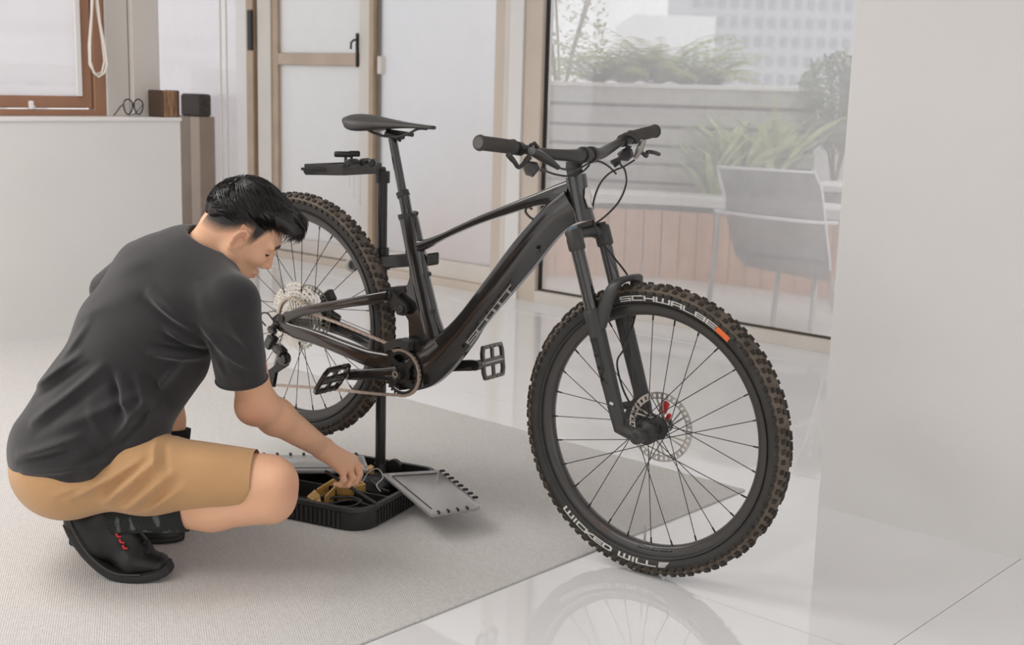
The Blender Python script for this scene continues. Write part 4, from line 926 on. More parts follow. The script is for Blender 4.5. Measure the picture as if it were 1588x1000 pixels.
# ---- fork
def leg_tube(mb, pts, n=20): mb.tube([b3(*p[:3]) for p in pts], [p[3] for p in pts], n)
for sg in (1, -1):
    t = .066*sg
    A = np.array([1.027, .811]); B_ = np.array([1.078, .660])
    ax = (B_-A)/np.linalg.norm(B_-A)
    def q3(k): p = A+ax*k; return np.array([p[0], -t, p[1]])
    MB().tube([q3(-.02), q3(.24)], .0172, 22).build('stanchion', M_paint, bike)
    cw = MB().tube([q3(-.052), q3(-.048), q3(-.004), q3(0)], [.019, .0215, .0215, .0195], 22); cwo = cw.build('fork_crown_socket', M_matte, bike)
    MB().tube([q3(-.050), q3(-.060), q3(-.0605)], [.0145, .014, .009], 20).build('top_cap', mat('blue_grey_cap', (.16, .20, .24), .3, metal=.6) if sg > 0 else M_satin, cwo)
    lw = MB(); L0 = .150; lw.tube([q3(L0), q3(L0+.006), q3(L0+.03), q3(L0+.17), q3(L0+.27)], [.0200, .0225, .0220, .0205, .0190], 24)
    d0 = np.array([FH[0]-.020, -t, FH[1]+.004]); lw.tube([q3(L0+.27), q3(L0+.30), d0, d0+np.array([.020, 0, -.004])], [.019, .0185, .017, .015], 22)
    lw.lathe([(0, -.012), (.019, -.012), (.019, .012), (.012, .015), (0, .013)], (FH[0], -t, FH[1]), (0, -sg, 0), 22)
    lo = lw.build('fork_lower', M_matte, bike)
    MB().tube([q3(L0-.001), q3(L0+.004)], .0206, 22).build('wiper_seal', M_satin, lo)
    # dark gloss decal, letters stacked down the leg
    if sg > 0:
        M_dec = mat('black_gloss_decal', (.010, .010, .010), .2)
        def leg_map(k0, h):
            def fn(u, v, d):
                p = A+ax*(k0+u*h); r = .0222-.003*(k0+u*h-.15)/.3+.0002+d; a = math.radians(-20)+(v-.5)*1.5
                nr = np.array([ax[1], -ax[0]]); nr = nr if nr[0] > 0 else -nr
                return (p[0]+nr[0]*math.sin(a)*r, -t-math.cos(a)*r, p[1]+nr[1]*math.sin(a)*r)
            return fn
        tx = MB(); lettering(tx, 'FOX', leg_map(.225, .031), 1.0, .25, .30, thick=.0004); tx.build('leg_decal', M_dec, lo, None)
        tx = MB(); lettering(tx, '34', leg_map(.205, .012), .6, .25, .26, thick=.0004)
        p = q3(.385); MB().box(p+np.array([.004, -.0195, 0]), (.010, .0014, .006), ring_rot('Y', .3)).build('leg_mark', M_white, lo, None)
        cm_ = MB()
        def cap_map(u, v, d):
            a = -.9+u*.35; k = -.024-v*.016; p = A+ax*k; r = .0217+d; nr = np.array([ax[1], -ax[0]]); nr = nr if nr[0] > 0 else -nr
            return (p[0]+nr[0]*math.sin(a)*r, -t-math.cos(a)*r, p[1]+nr[1]*math.sin(a)*r)
        lettering(cm_, 'F', cap_map, .9, .2, .4, thick=.0004); cm_.build('crown_mark', M_white, cwo, None)
# crown bridge
cb_ = MB(); ca = np.array([1.016, -.066, .836]); cbm = np.array([1.004, 0, .850]); cc = np.array([1.016, .066, .836]); cb_.tube(bez([ca, np.array([1.008, -.035, .848]), cbm, np.array([1.008, .035, .848]), cc], 6), .016, 18); cb_.build('fork_crown', M_matte, bike)
MB().tube([b3(906, 346), b3(908, 353)], .027, 24).build('lower_headset', M_satin, bike)
# arch with its two uprights
ar = MB()
for sg in (1, -1):
    t = .066*sg; A = np.array([1.027, .811]); ax = np.array([.051, -.151]); ax /= np.linalg.norm(ax); p0 = A+ax*.20; fwd = np.array([.151, .051])/np.hypot(.151, .051)
    pts = [np.array([p0[0]+.006, -t, p0[1]]), np.array([p0[0]+.022, -t*.97, p0[1]+.060]), np.array([p0[0]+.036, -t*.86, p0[1]+.105]), np.array([p0[0]+.045, -t*.55, p0[1]+.122]), np.array([p0[0]+.050, 0, p0[1]+.126])]
    R = []
    for i, p in enumerate(bez(pts, 5)):
        f_ = i/20; wdt = .020-.004*f_; hgt = .010-.002*f_
        T = np.array([0, -np.sign(t)*1.0, 0]) if f_ < .5 else np.array([0, 0, 1.0])
        up = np.array([0, 1, 0])*(-np.sign(t))*(1-f_)+np.array([0, 0, 1])*f_; up /= np.linalg.norm(up); sd = np.array([1, 0, .25])
        R.append([p+sd*wdt*e+up*hgt*g for e, g in (sup(k, 14, 3) for k in range(14))])
    ar.rings(R)
ar.build('fork_arch', M_matte, bike)
# front caliper with its red adjuster
fc = MB().box(b3(985, 640, -.058), (.045, .022, .075), ring_rot('Y', .5), .006).box(b3(978, 627, -.055), (.06, .018, .018), ring_rot('Y', -.3), .004); fco = fc.build('front_brake_caliper', M_satin, bike)
MB().box(b3(1030, 632, -.060), (.020, .016, .036), ring_rot('Y', .35), .005).box(b3(1037, 646, -.060), (.010, .012, .018), ring_rot('Y', .35), .003).build('red_axle_lever', M_red, bike)

# ---- cockpit
hd_ = MB().tube([b3(892, 270), b3(889, 256)], .0205, 24).tube([b3(889, 256), b3(888, 250)], .0185, 24); hd_.build('headset_spacers', M_matte, bike)
bc = np.array([1.003, 0, 1.042]); stm = MB().tube([b3(889, 253), bc+np.array([-.022, 0, -.004])], [.020, .020], 18)
stm.build('stem', M_satin, bike)
for y in (-.018, .018): MB().lathe([(.0165, -.006), (.0205, -.006), (.0205, .006), (.0165, .006)], bc+np.array([0, y, 0]), (0, 1, 0), 24, closed=True).build('stem_clamp', M_satin, bike)
def bt(s_, t, z): return np.array([s_, -t, z])
barp = [bt(.956, .385, 1.077), bt(.955, .30, 1.069), bt(.957, .22, 1.060), bt(.975, .14, 1.047), bt(.997, .075, 1.042), bt(1.003, .03, 1.042), bt(1.003, -.03, 1.042), bt(.999, -.075, 1.044), bt(.987, -.14, 1.056), bt(.979, -.22, 1.074), bt(.977, -.30, 1.085), bt(.976, -.385, 1.094)]
bpts = bez(barp, 5); nb = len(bpts); rad_b = [.0115+.0050*max(0, 1-abs(p[1])/.16)**.7 if abs(p[1]) < .16 else .0115 for p in bpts]
MB().tube(bpts, rad_b, 20).build('handlebar', M_bar, bike)
def seg(lo, hi): return [p for p in bpts if lo <= -p[1] <= hi]
for lo, hi in ((.245, .39), (-.39, -.245)):
    pp = seg(lo, hi); g_ = MB(); pts = []; rr = []
    rs_ = resample([np.array(p) for p in pp], .004); 
    for i, p in enumerate(rs_): pts.append(p); rr.append(.0158+(.0012 if i % 2 else 0)+(.002 if i in (0, 1, len(rs_)-1, len(rs_)-2) else 0))
    go = g_.tube(pts, rr, 22).build('grip', M_gripr, bike)
    e = pts[0] if lo > 0 else pts[-1]; e2 = pts[1] if lo > 0 else pts[-2]; d = (e-e2)/np.linalg.norm(e-e2); MB().tube([e, e+d*.003], .0135, 20).build('bar_end_plug', mat('grey_plug', (.12, .11, .10), .5), go)
# near controls
nc = MB(); nc.tube([bt(.956, .238, 1.061), bt(.956, .222, 1.059)], .0165, 18); nc.tube([b3(822, 226, .23), b3(829, 222, .22), b3(834, 229, .21)], .005, 8)
nco = nc.build('brake_clamp', M_satin, bike)
lev = MB().tube([b3(824, 234, .235), b3(836, 240, .20), b3(852, 250, .17), b3(866, 260, .14)], [.0105, .0125, .0100, .0060], 14); lev.build('brake_master_cylinder', M_bar, bike)
lv = MB().tube(bez([b3(822, 240, .24), b3(806, 259, .27), b3(797, 250, .30), b3(788, 240, .33)], 6), [.005]*7+[.0055]*6+[.0065]*6, 8); lv.build('brake_lever', M_satin, bike)
sh = MB().rings([[b3(822+dx*14*w2, 262+dy*13*w2, .22+k*.014) for dx, dy in ((-1, -.5), (-.3, -1), (.8, -.8), (1.1, 0), (.3, 1), (-.5, .7))] for k, w2 in ((-1, .7), (0, 1), (1, .75))]); sh.tube([b3(815, 250, .24), b3(822, 242, .235)], .007, 8); sh.tube([b3(838, 262, .2), b3(846, 265, .19)], .006, 10); sh.build('shifter', M_bar, bike)
# far controls
fcn = MB().tube([bt(.979, -.205, 1.071), bt(.978, -.240, 1.077)], .0165, 18); fcn.tube(bez([b3(961, 216, -.2), b3(972, 209, -.21), b3(984, 213, -.215), b3(989, 222, -.22)], 5), .007, 8); fcn.build('dropper_clamp', M_satin, bike)
MB().tube([b3(998, 217, -.24), b3(992, 232, -.235), b3(984, 245, -.23)], [.008, .010, .007], 12).build('brake_master_cylinder', mat('grey_alloy', (.34, .32, .30), .35, metal=.7), bike)
MB().tube(bez([b3(994, 235, -.24), b3(1002, 242, -.26), b3(1004, 236, -.28), b3(1012, 236, -.30), b3(1022, 239, -.34)], 5), .0055, 8).build('brake_lever', M_satin, bike)
rmt = MB().rings([[b3(970+dx*13*w2, 240+dy*10*w2, -.19-k*.012) for dx, dy in ((-1, -.2), (-.2, -1), (.8, -.9), (1, .2), (.3, 1), (-.7, .9))] for k, w2 in ((-1, .7), (0, 1), (1, .75))])
rmt.tube([b3(962, 246, -.18), b3(948, 252, -.16)], .006, 8).tube([b3(962, 250, -.18), b3(952, 258, -.17)], .005, 8).tube([b3(975, 226, -.2), b3(972, 236, -.2)], .008, 8); rmt.build('remote_lever', M_satin, bike)
def cable(name, pts, r=.0026): return MB().tube(bez([b3(*p) for p in pts], 8), r, 8).build(name, M_satin, bike)
cable('rear_brake_hose', [(866, 260, .14), (880, 263, .09), (898, 261, .04), (912, 254, -.02), (928, 250, -.07), (944, 258, -.10), (956, 270, -.11)])
cable('shift_cable', [(846, 265, .19), (860, 270, .13), (878, 273, .06), (894, 271, .03), (905, 265, .0), (914, 256, -.03)])
cable('front_brake_hose', [(984, 248, -.23), (968, 258, -.2), (946, 268, -.14), (930, 286, -.08), (920, 316, -.03), (921, 345, .0), (932, 372, -.01), (953, 400, -.04), (972, 425, -.075), (983, 448, -.09), (990, 478, -.09)])
cable('front_brake_hose', [(987, 480, -.088), (981, 505, -.05), (968, 540, -.03), (957, 562, -.02), (965, 600, -.04), (978, 628, -.055)])
cable('dropper_cable', [(962, 255, -.18), (969, 264, -.17), (971, 285, -.13), (960, 312, -.09), (940, 334, -.05), (922, 347, -.03), (904, 356, .0)])

# ================================================================== WORKSHOP STAND WITH OPEN TOOL CASE
M_plas = mat('black_case_plastic', (0.022, 0.021, 0.020), .45, bump=.08, bscale=600)
M_plas2 = mat('lid_reflection_grey', (0.34, 0.335, 0.325), .22)  # lids are dark plastic; the window's reflection is put into this lighter grey
M_pole = mat('black_pole_coat', (0.025, 0.024, 0.023), .35)
M_gold = mat('gold_plastic', (0.50, 0.30, 0.09), .4, var=.15, vscale=30)
SQ = np.array([-2.470, 2.163, 0.006]); SR = math.radians(16.3)
sx = np.array([math.cos(SR), math.sin(SR), 0]); sy = np.array([-math.sin(SR), math.cos(SR), 0])
stand = empty('bike_repair_stand', tuple(SQ), SR, 'black bike repair stand rising from an open tool case', 'repair stand')
def sl_(P): d = np.array(P, float)-SQ; return np.array([d@sx, d@sy, d[2]])
def rrect(x0, x1, y0, y1, r, n=6):
    P = []
    for cx_, cy_, a0 in ((x1-r, y0+r, -90), (x1-r, y1-r, 0), (x0+r, y1-r, 90), (x0+r, y0+r, 180)):
        for k in range(n+1): a = math.radians(a0+90*k/n); P.append((cx_+r*math.cos(a), cy_+r*math.sin(a)))
    return P
X0, X1, Y0, Y1, HC = -.36, .012, -.006, .44, .064
body = MB(); out = rrect(X0, X1, Y0, Y1, .065, 8); inn_ = rrect(X0+.012, X1-.012, Y0+.012, Y1-.012, .055, 8)
rg = []
for sc_, z in ((.985, 0), (1, .006), (1, HC-.014), (1.012, HC-.012), (1.012, HC-.002), (1.006, HC)):
    cxm, cym = (X0+X1)/2, (Y0+Y1)/2; rg.append([(cxm+(x-cxm)*sc_, cym+(y-cym)*sc_, z) for x, y in out])
rg += [[(x, y, HC) for x, y in inn_], [(x, y, .012) for x, y in inn_]]
body.rings(rg); bo = body.build('case_body', M_plas, stand)
rib = MB()
n_ = len(out)
for k in range(22):
    y = Y0+.075+k*.015; 
    if y < Y1-.06: rib.bx(X1-.002, X1+.004, y, y+.007, .006, HC-.014)
for k in range(20):
    x = X1-.08-k*.015; rib.bx(x, x+.007, Y0-.004, Y0+.002, .006, HC-.014)
rib.build('side_ribs', M_plas, stand, None, kind='stuff')
for (x0, x1, y0, y1) in ((X0+.012, X1-.012, .150, .156), (-.17, -.164, .016, .15), (X0+.012, X1-.012, .30, .306)):
    MB().bx(x0, x1, y0, y1, .012, HC-.006).build('divider', M_plas, stand, None)
def lid(cn, rounded, name='lid'):
    """open lid lying level with the rim: cn = four world corners, first edge at the hinge"""
    P = [sl_((*c, .078)) for c in cn]; c0 = sum(P)/4
    mb = MB(); o = []
    for i in range(4):
        a, b, c = P[i-1], P[i], P[(i+1) % 4]; r = .035 if i in rounded else .006; da = (a-b)/np.linalg.norm(a-b); dc = (c-b)/np.linalg.norm(c-b)
        for t in np.linspace(0, 1, 7): o.append((b+da*r*(1-t)**2+dc*r*t**2))
    mb.rings([[p+np.array([0, 0, -.010])+(c0-p)*.02 for p in o], [p+np.array([0, 0, -.006]) for p in o], [p+np.array([0, 0, .0]) for p in o], [p+(c0-p)*.02+np.array([0, 0, .002]) for p in o]])
    L_ = mb.build(name, M_plas2, stand)
    # dark groove round the inner panel, pegs along the edges
    gi = [c0+(p-c0)*.80 for p in P]; gv = MB()
    for a, b in ((gi[0], gi[1]), (gi[3], gi[0])): gv.tube([a+np.array([0, 0, .0025]), b+np.array([0, 0, .0025])], .0018, 6)
    gv.build('panel_groove', M_plas, L_, None)
    for k in range(8):
        t = .06+k*.105; p = P[3]+(P[2]-P[3])*t; d = (P[3]-P[0]); d /= np.linalg.norm(d); q = (P[2]-P[3])/np.linalg.norm(P[2]-P[3]); R = np.stack([q, d, [0, 0, 1]], 1)
        MB().box(p+d*.004+np.array([0, 0, .004]), (.009, .016, .007), R, .002).build('peg', M_plas, L_, None)
    for k in range(4):
        t = .15+k*.18; p = P[1]+(P[2]-P[1])*t; d = (P[1]-P[0]); d /= np.linalg.norm(d); q = (P[2]-P[1])/np.linalg.norm(P[2]-P[1]); R = np.stack([q, d, [0, 0, 1]], 1)
        MB().box(p-d*.004+np.array([0, 0, .002]), (.006, .014, .010), R, .002).build('clip', M_plas, L_, None)
    return L_
lid([(-2.655, 2.408), (-2.300, 2.262), (-2.248, 2.411), (-2.568, 2.553)], (2,))
lid([(-2.707, 2.403), (-2.962, 2.123), (-3.085, 2.210), (-2.830, 2.490)], (1, 2))
# pole
PW = np.array([-2.765, 2.500]); PT = at(600, 262, 3.84); pl_ = sl_((*PW, 0)); ptop = PT[2]-.006
MB().tube([(pl_[0], pl_[1], .012), (pl_[0], pl_[1], .70)], .0158, 22).tube([(pl_[0], pl_[1], .68), (pl_[0], pl_[1], ptop)], .0142, 22).build('pole', M_pole, stand)
MB().lathe([(.012, 0), (.042, 0), (.040, .018), (.024, .026), (.018, .05), (.012, .05)], (pl_[0], pl_[1], .012), (0, 0, 1), 26, closed=True).build('pole_socket', M_plas, stand)
MB().lathe([(.0, -.008), (.022, -.008), (.024, 0), (.022, .008), (0, .008)], (pl_[0]+.045, pl_[1]+.01, .055), (0, 1, 0), 18).build('hinge_knob', M_plas, stand)
MB().lathe([(.014, -.02), (.0205, -.02), (.0205, .02), (.014, .02)], (pl_[0], pl_[1], .70), (0, 0, 1), 22, closed=True).build('pole_collar', M_pole, stand)
# clamp arm from the pole to the seat tube
pcl = BO+BH*.462+BN*(-.012)+np.array([0, 0, .724]); p0w = np.array([*PW, at(600, 399, 3.85)[2]])
def arm_seg(a, b, hh, ww, name, m):
    a, b = sl_(a), sl_(b); d = b-a; L_ = np.linalg.norm(d); d /= L_; s_ = np.cross([0, 0, 1], d); s_ /= np.linalg.norm(s_); u = np.cross(d, s_); return MB().box((a+b)/2, (L_, ww, hh), np.stack([d, s_, u], 1), .004).build(name, m, stand)
da = (pcl-p0w)/np.linalg.norm(pcl-p0w); arm = arm_seg(p0w+da*.012, pcl-da*.035, .038, .028, 'clamp_arm', M_pole)
arm_seg(p0w-da*.012, p0w-da*.20, .026, .024, 'arm_tail', M_pole)
a = sl_(p0w-da*.20); d = sl_(p0w)-a; d /= np.linalg.norm(d)
MB().lathe([(0, 0), (.020, 0), (.022, .01), (.020, .024), (0, .026)], a-d*.02, tuple(d), 14).build('tension_knob', mat('alloy_knob', (.5, .47, .44), .4, metal=.7), stand)
pc = sl_(pcl); dh = np.array([math.cos(BTH-SR), math.sin(BTH-SR), 0]); 
for sg in (-1, 1):
    q = MB(); c = pc+np.array([0, 0, 0]); lat = np.array([dh[1], -dh[0], 0])
    c2 = pc-lat*.022*1+dh*.023*sg; q.box(c2, (.007, .050, .034), np.stack([dh, lat, [0, 0, 1]], 1), .004); q.build('jaw', M_pole, stand)
    MB().box(c2-dh*.0045*sg, (.004, .042, .028), np.stack([dh, lat, [0, 0, 1]], 1), .003).build('jaw_pad', M_black, stand)
MB().lathe([(.0158, -.02), (.024, -.02), (.024, .02), (.0158, .02)], sl_(p0w), (0, 0, 1), 22, closed=True).box(sl_(p0w)+np.array([.03, -.01, 0]), (.03, .02, .024), None, .003).build('arm_collar', M_pole, stand)
# tray at the pole top
NW = at(532, 255, 3.56); zt = NW[2]; RW = on_z(592, 252.5, zt); LW = on_z(472, 254, zt); FW = LW+RW-NW; trc = [sl_(NW), sl_(RW), sl_(FW), sl_(LW)]; cen = sum(trc)/4; th_ = .031
tm = MB(); ou_ = trc; i_ = [cen+(p-cen)*.93 for p in trc]; dz = np.array([0, 0, 1.0])
tm.rings([[p-dz*th_ for p in [cen+(q-cen)*.97 for q in ou_]], [p-dz*(th_-.004) for p in ou_], ou_, i_, [p-dz*.004 for p in i_]]); tro = tm.build('tool_tray', mat('tray_plastic', (.075, .068, .064), .5), stand, 30)
MB().tube([(pl_[0], pl_[1], ptop-.03), (pl_[0], pl_[1], ptop+.004)], .021, 20).tube([(pl_[0], pl_[1], ptop-.012), (trc[1]+trc[2]*0)-dz*.016], .012, 12).build('tray_mount', M_plas, stand)
pr = MB(); d = (trc[3]-trc[0])/np.linalg.norm(trc[3]-trc[0]); e = (trc[0]-trc[1])/np.linalg.norm(trc[0]-trc[1]); pr.box(trc[3]-d*.03+e*.006-dz*.014, (.07, .016, .008), np.stack([d, np.cross(dz, d), dz], 1), .002).box(trc[3]-d*.02+e*.010-dz*.020, (.03, .012, .010), np.stack([d, np.cross(dz, d), dz], 1), .002); pr.build('side_holder', M_plas, tro)
for k, (px, y0_, y1_) in enumerate(((549, 270, 306), (559, 270, 320), (542, 271, 292))):
    q0 = at(px, y0_, 3.62); q1 = at(px, y1_, 3.62); MB().tube([sl_(q0), sl_((q0[0], q0[1], q1[2]))], .0009, 5).build('hanging_wire', M_steel, tro)

# ---- loose tools on the tray
def thing1(name, mb, m, base, label, cat, group=None):
    o = mb.build(name, m, None, off=base); o.location = tuple(base); return tag(o, label, cat, group)
def on_tray(px, py, dz_=0): return on_z(px, py, zt-.004+dz_)
for k, (px, py, hx, lab) in enumerate(((536, 256, 527, 'black T-handle hex key standing upright, left one on the tray'), (545, 255, 548, 'black T-handle hex key standing upright, right one on the tray'))):
    b = on_tray(px, py, .002); dep = (b-CAMP)@FWD; b[2] = zt-.0038; t = at(px-1, 239-k*1, dep); t = np.array([b[0], b[1], t[2]])
    root = empty('t_handle_hex_key', tuple(b), 0, lab, 'hex key'); MB().tube([(0, 0, 0), t-b], .0042, 10).build('shaft', M_steel if k == 5 else M_satin, root)
    v = rh*1.0+fh*.2; v /= np.linalg.norm(v); w2 = (-.032, .016) if k == 0 else (-.008, .024)
    c0_ = t-b; MB().tube([c0_+v*w2[0], c0_+v*(w2[0]+.004), c0_+v*(w2[1]-.004), c0_+v*w2[1]], [.006, .0085, .0085, .006], 14).build('handle', M_plas, root)
for k, (pa, pb, lab) in enumerate((((538, 251), (571, 249), 'thick black screwdriver handle lying on the tray'), ((560, 250), (580, 248), 'short black tool lying in the middle of the tray'), ((576, 251), (593, 245), 'black tool with a tapered tip at the right of the tray'))):
    a = on_tray(*pa, .016); b = on_tray(*pb, .016); a[2] = b[2] = zt-.004+.0125; d = (b-a); ln = np.linalg.norm(d); d /= ln; ln = min(ln, .075)
    base = a.copy(); base[2] = zt-.004
    root = empty('hand_tool', tuple(base), 0, lab, 'tool')
    MB().tube([a-base+d*x for x in (0, .004, ln*.5, ln*.62, ln*.7)], [.007, .011, .0115, .010, .006], 12).build('handle', M_plas, root)
    MB().tube([a-base+d*ln*.68, a-base+d*ln*1.05], .004, 8).build('blade', M_satin, root)

# ---- loose things in the case
def in_case(px, py, z): return on_z(px, py, z)
gp = [in_case(*q, .050) for q in ((492, 771), (520, 753), (549, 751), (566, 763), (546, 768), (520, 766), (504, 783))]
base = sum(gp)/len(gp); base[2] = .019; root = empty('gold_tool_holder', tuple(base), 0, 'gold plastic tool holder in the open black case', 'tool holder')
MB().prism([p-base-np.array([0, 0, .018]) for p in gp], (0, 0, .018)).build('base_plate', M_gold, root)
for k in range(len(gp)-1):
    a, b = gp[k]-base, gp[k+1]-base; d = b-a; ln = np.linalg.norm(d); d /= ln; s_ = np.cross([0, 0, 1], d)
    MB().box((a+b)/2+np.array([0, 0, .012]), (ln, .005, .026), np.stack([d, s_, [0, 0, 1]], 1), .001).build('rib', M_gold, root)
gp = [in_case(*q, .05) for q in ((566, 739), (575, 735), (580, 738), (574, 743))]; base = sum(gp)/4; base[2] = .019
root = MB().prism([p-base for p in gp], (0, 0, .030)).prism([(p-base)*.6+np.array([0, 0, .03]) for p in gp], (0, 0, .012)).build('gold_fitting', M_gold); root.location = tuple(base); tag(root, 'small gold fitting beside the foot of the pole', 'fitting')
gp = [in_case(*q, .05) for q in ((476, 777), (488, 766), (496, 775), (498, 787), (487, 785))]; base = sum(gp)/5; base[2] = .019
root = MB().prism([p-base for p in gp], (0, 0, .014)).prism([(p-base)*.5+np.array([0, 0, .014]) for p in gp], (0, 0, .012)).build('gold_clip', M_gold); root.location = tuple(base); tag(root, 'crumpled gold clip at the left end of the case', 'clip')
for k, (pts, r, m, lab, z) in enumerate(((((500, 780), (515, 772), (545, 771), (560, 777), (545, 785), (515, 786)), .0035, M_satin, 'coiled black cable nearest the front of the case', .056), (((496, 784), (520, 779), (548, 775), (575, 784), (600, 776)), .0035, M_satin, 'black cable lying along the front rim of the case', .058), (((562, 748), (572, 732), (586, 727), (594, 740), (584, 752), (590, 762)), .0018, M_steel, 'thin silver wire loop by the pole', .075), (((548, 742), (562, 735), (578, 748), (592, 758), (604, 762)), .004, M_satin, 'black rod lying across the right of the case', .06))):
    P = [in_case(*p, z) for p in pts]; base = sum(P)/len(P); base[2] = z
    o = MB().tube(bez([p-base for p in P], 6), r, 8).build(('cable', 'cable', 'wire', 'rod')[k], m); o.location = tuple(base); tag(o, lab, ('cable', 'cable', 'wire', 'rod')[k])
q = [in_case(*p, .055) for p in ((560, 737), (604, 752))]; d = q[1]-q[0]; ln = np.linalg.norm(d); d /= ln; base = (q[0]+q[1])/2; base[2] = .019
tb_ = MB().box((0, 0, .022), (ln, .05, .042), np.stack([d, np.cross([0, 0, 1], d), [0, 0, 1]], 1), .008).build('tool_pouch', mat('dark_pouch', (.03, .03, .032), .8, bump=.2, bscale=120)); tb_.location = tuple(base); tag(tb_, 'dark soft pouch beside the pole in the case', 'pouch')

# ================================================================== CROUCHING PERSON
MB0 = on_z(205, 872, 0.006); MROT = -YAW
RH_ = np.array([_cy, -_sy, 0]); FH_ = np.array([_sy, _cy, 0])
def m3(px, py, dep):
    P = at(px, py, dep)-MB0; return np.array([P@RH_, P@FH_, P[2]])
person = empty('person', tuple(MB0), MROT, 'crouching person in dark T-shirt and tan shorts reaching into the case', 'person')
def skin_mat():
    m = mat('skin', (0.60, 0.345, 0.225), .48, bump=.05, bscale=400); nt = m.node_tree; b = nt.nodes['Principled BSDF']; N = nt.nodes.new; L = nt.links.new
    b.inputs['Subsurface Weight'].default_value = .12; b.inputs['Subsurface Radius'].default_value = (.012, .005, .003); b.inputs['Subsurface Scale'].default_value = .6
    at_ = N('ShaderNodeAttribute'); at_.attribute_name = 'tone'; sep = N('ShaderNodeSeparateColor'); L(at_.outputs['Color'], sep.inputs[0])
    nz = N('ShaderNodeTexNoise'); nz.inputs['Scale'].default_value = 9; tc = N('ShaderNodeTexCoord'); L(tc.outputs['Object'], nz.inputs['Vector'])
    c1 = N('ShaderNodeMix'); c1.data_type = 'RGBA'; c1.inputs['A'].default_value = (.88, .52, .335, 1); c1.inputs['B'].default_value = (.83, .455, .275, 1); L(nz.outputs[0], c1.inputs['Factor'])
    c2 = N('ShaderNodeMix'); c2.data_type = 'RGBA'; c2.inputs['B'].default_value = (.55, .20, .13, 1); L(sep.outputs['Green'], c2.inputs['Factor']); L(c1.outputs['Result'], c2.inputs['A'])
    n2 = N('ShaderNodeTexNoise'); n2.inputs['Scale'].default_value = 700; n2.inputs['Detail'].default_value = 2; L(tc.outputs['Object'], n2.inputs['Vector'])
    mm = N('ShaderNodeMath'); mm.operation = 'MULTIPLY_ADD'; mm.inputs[1].default_value = .5; L(n2.outputs[0], mm.inputs[0]); L(sep.outputs['Red'], mm.inputs[2])
    rp = N('ShaderNodeMapRange'); rp.inputs[1].default_value = .36; rp.inputs[2].default_value = .92; L(mm.outputs[0], rp.inputs[0])
    c3 = N('ShaderNodeMix'); c3.data_type = 'RGBA'; c3.inputs['B'].default_value = (.020, .016, .014, 1); L(rp.outputs[0], c3.inputs['Factor']); L(c2.outputs['Result'], c3.inputs['A'])
    L(c3.outputs['Result'], b.inputs['Base Color']); return m
M_skin = skin_mat()
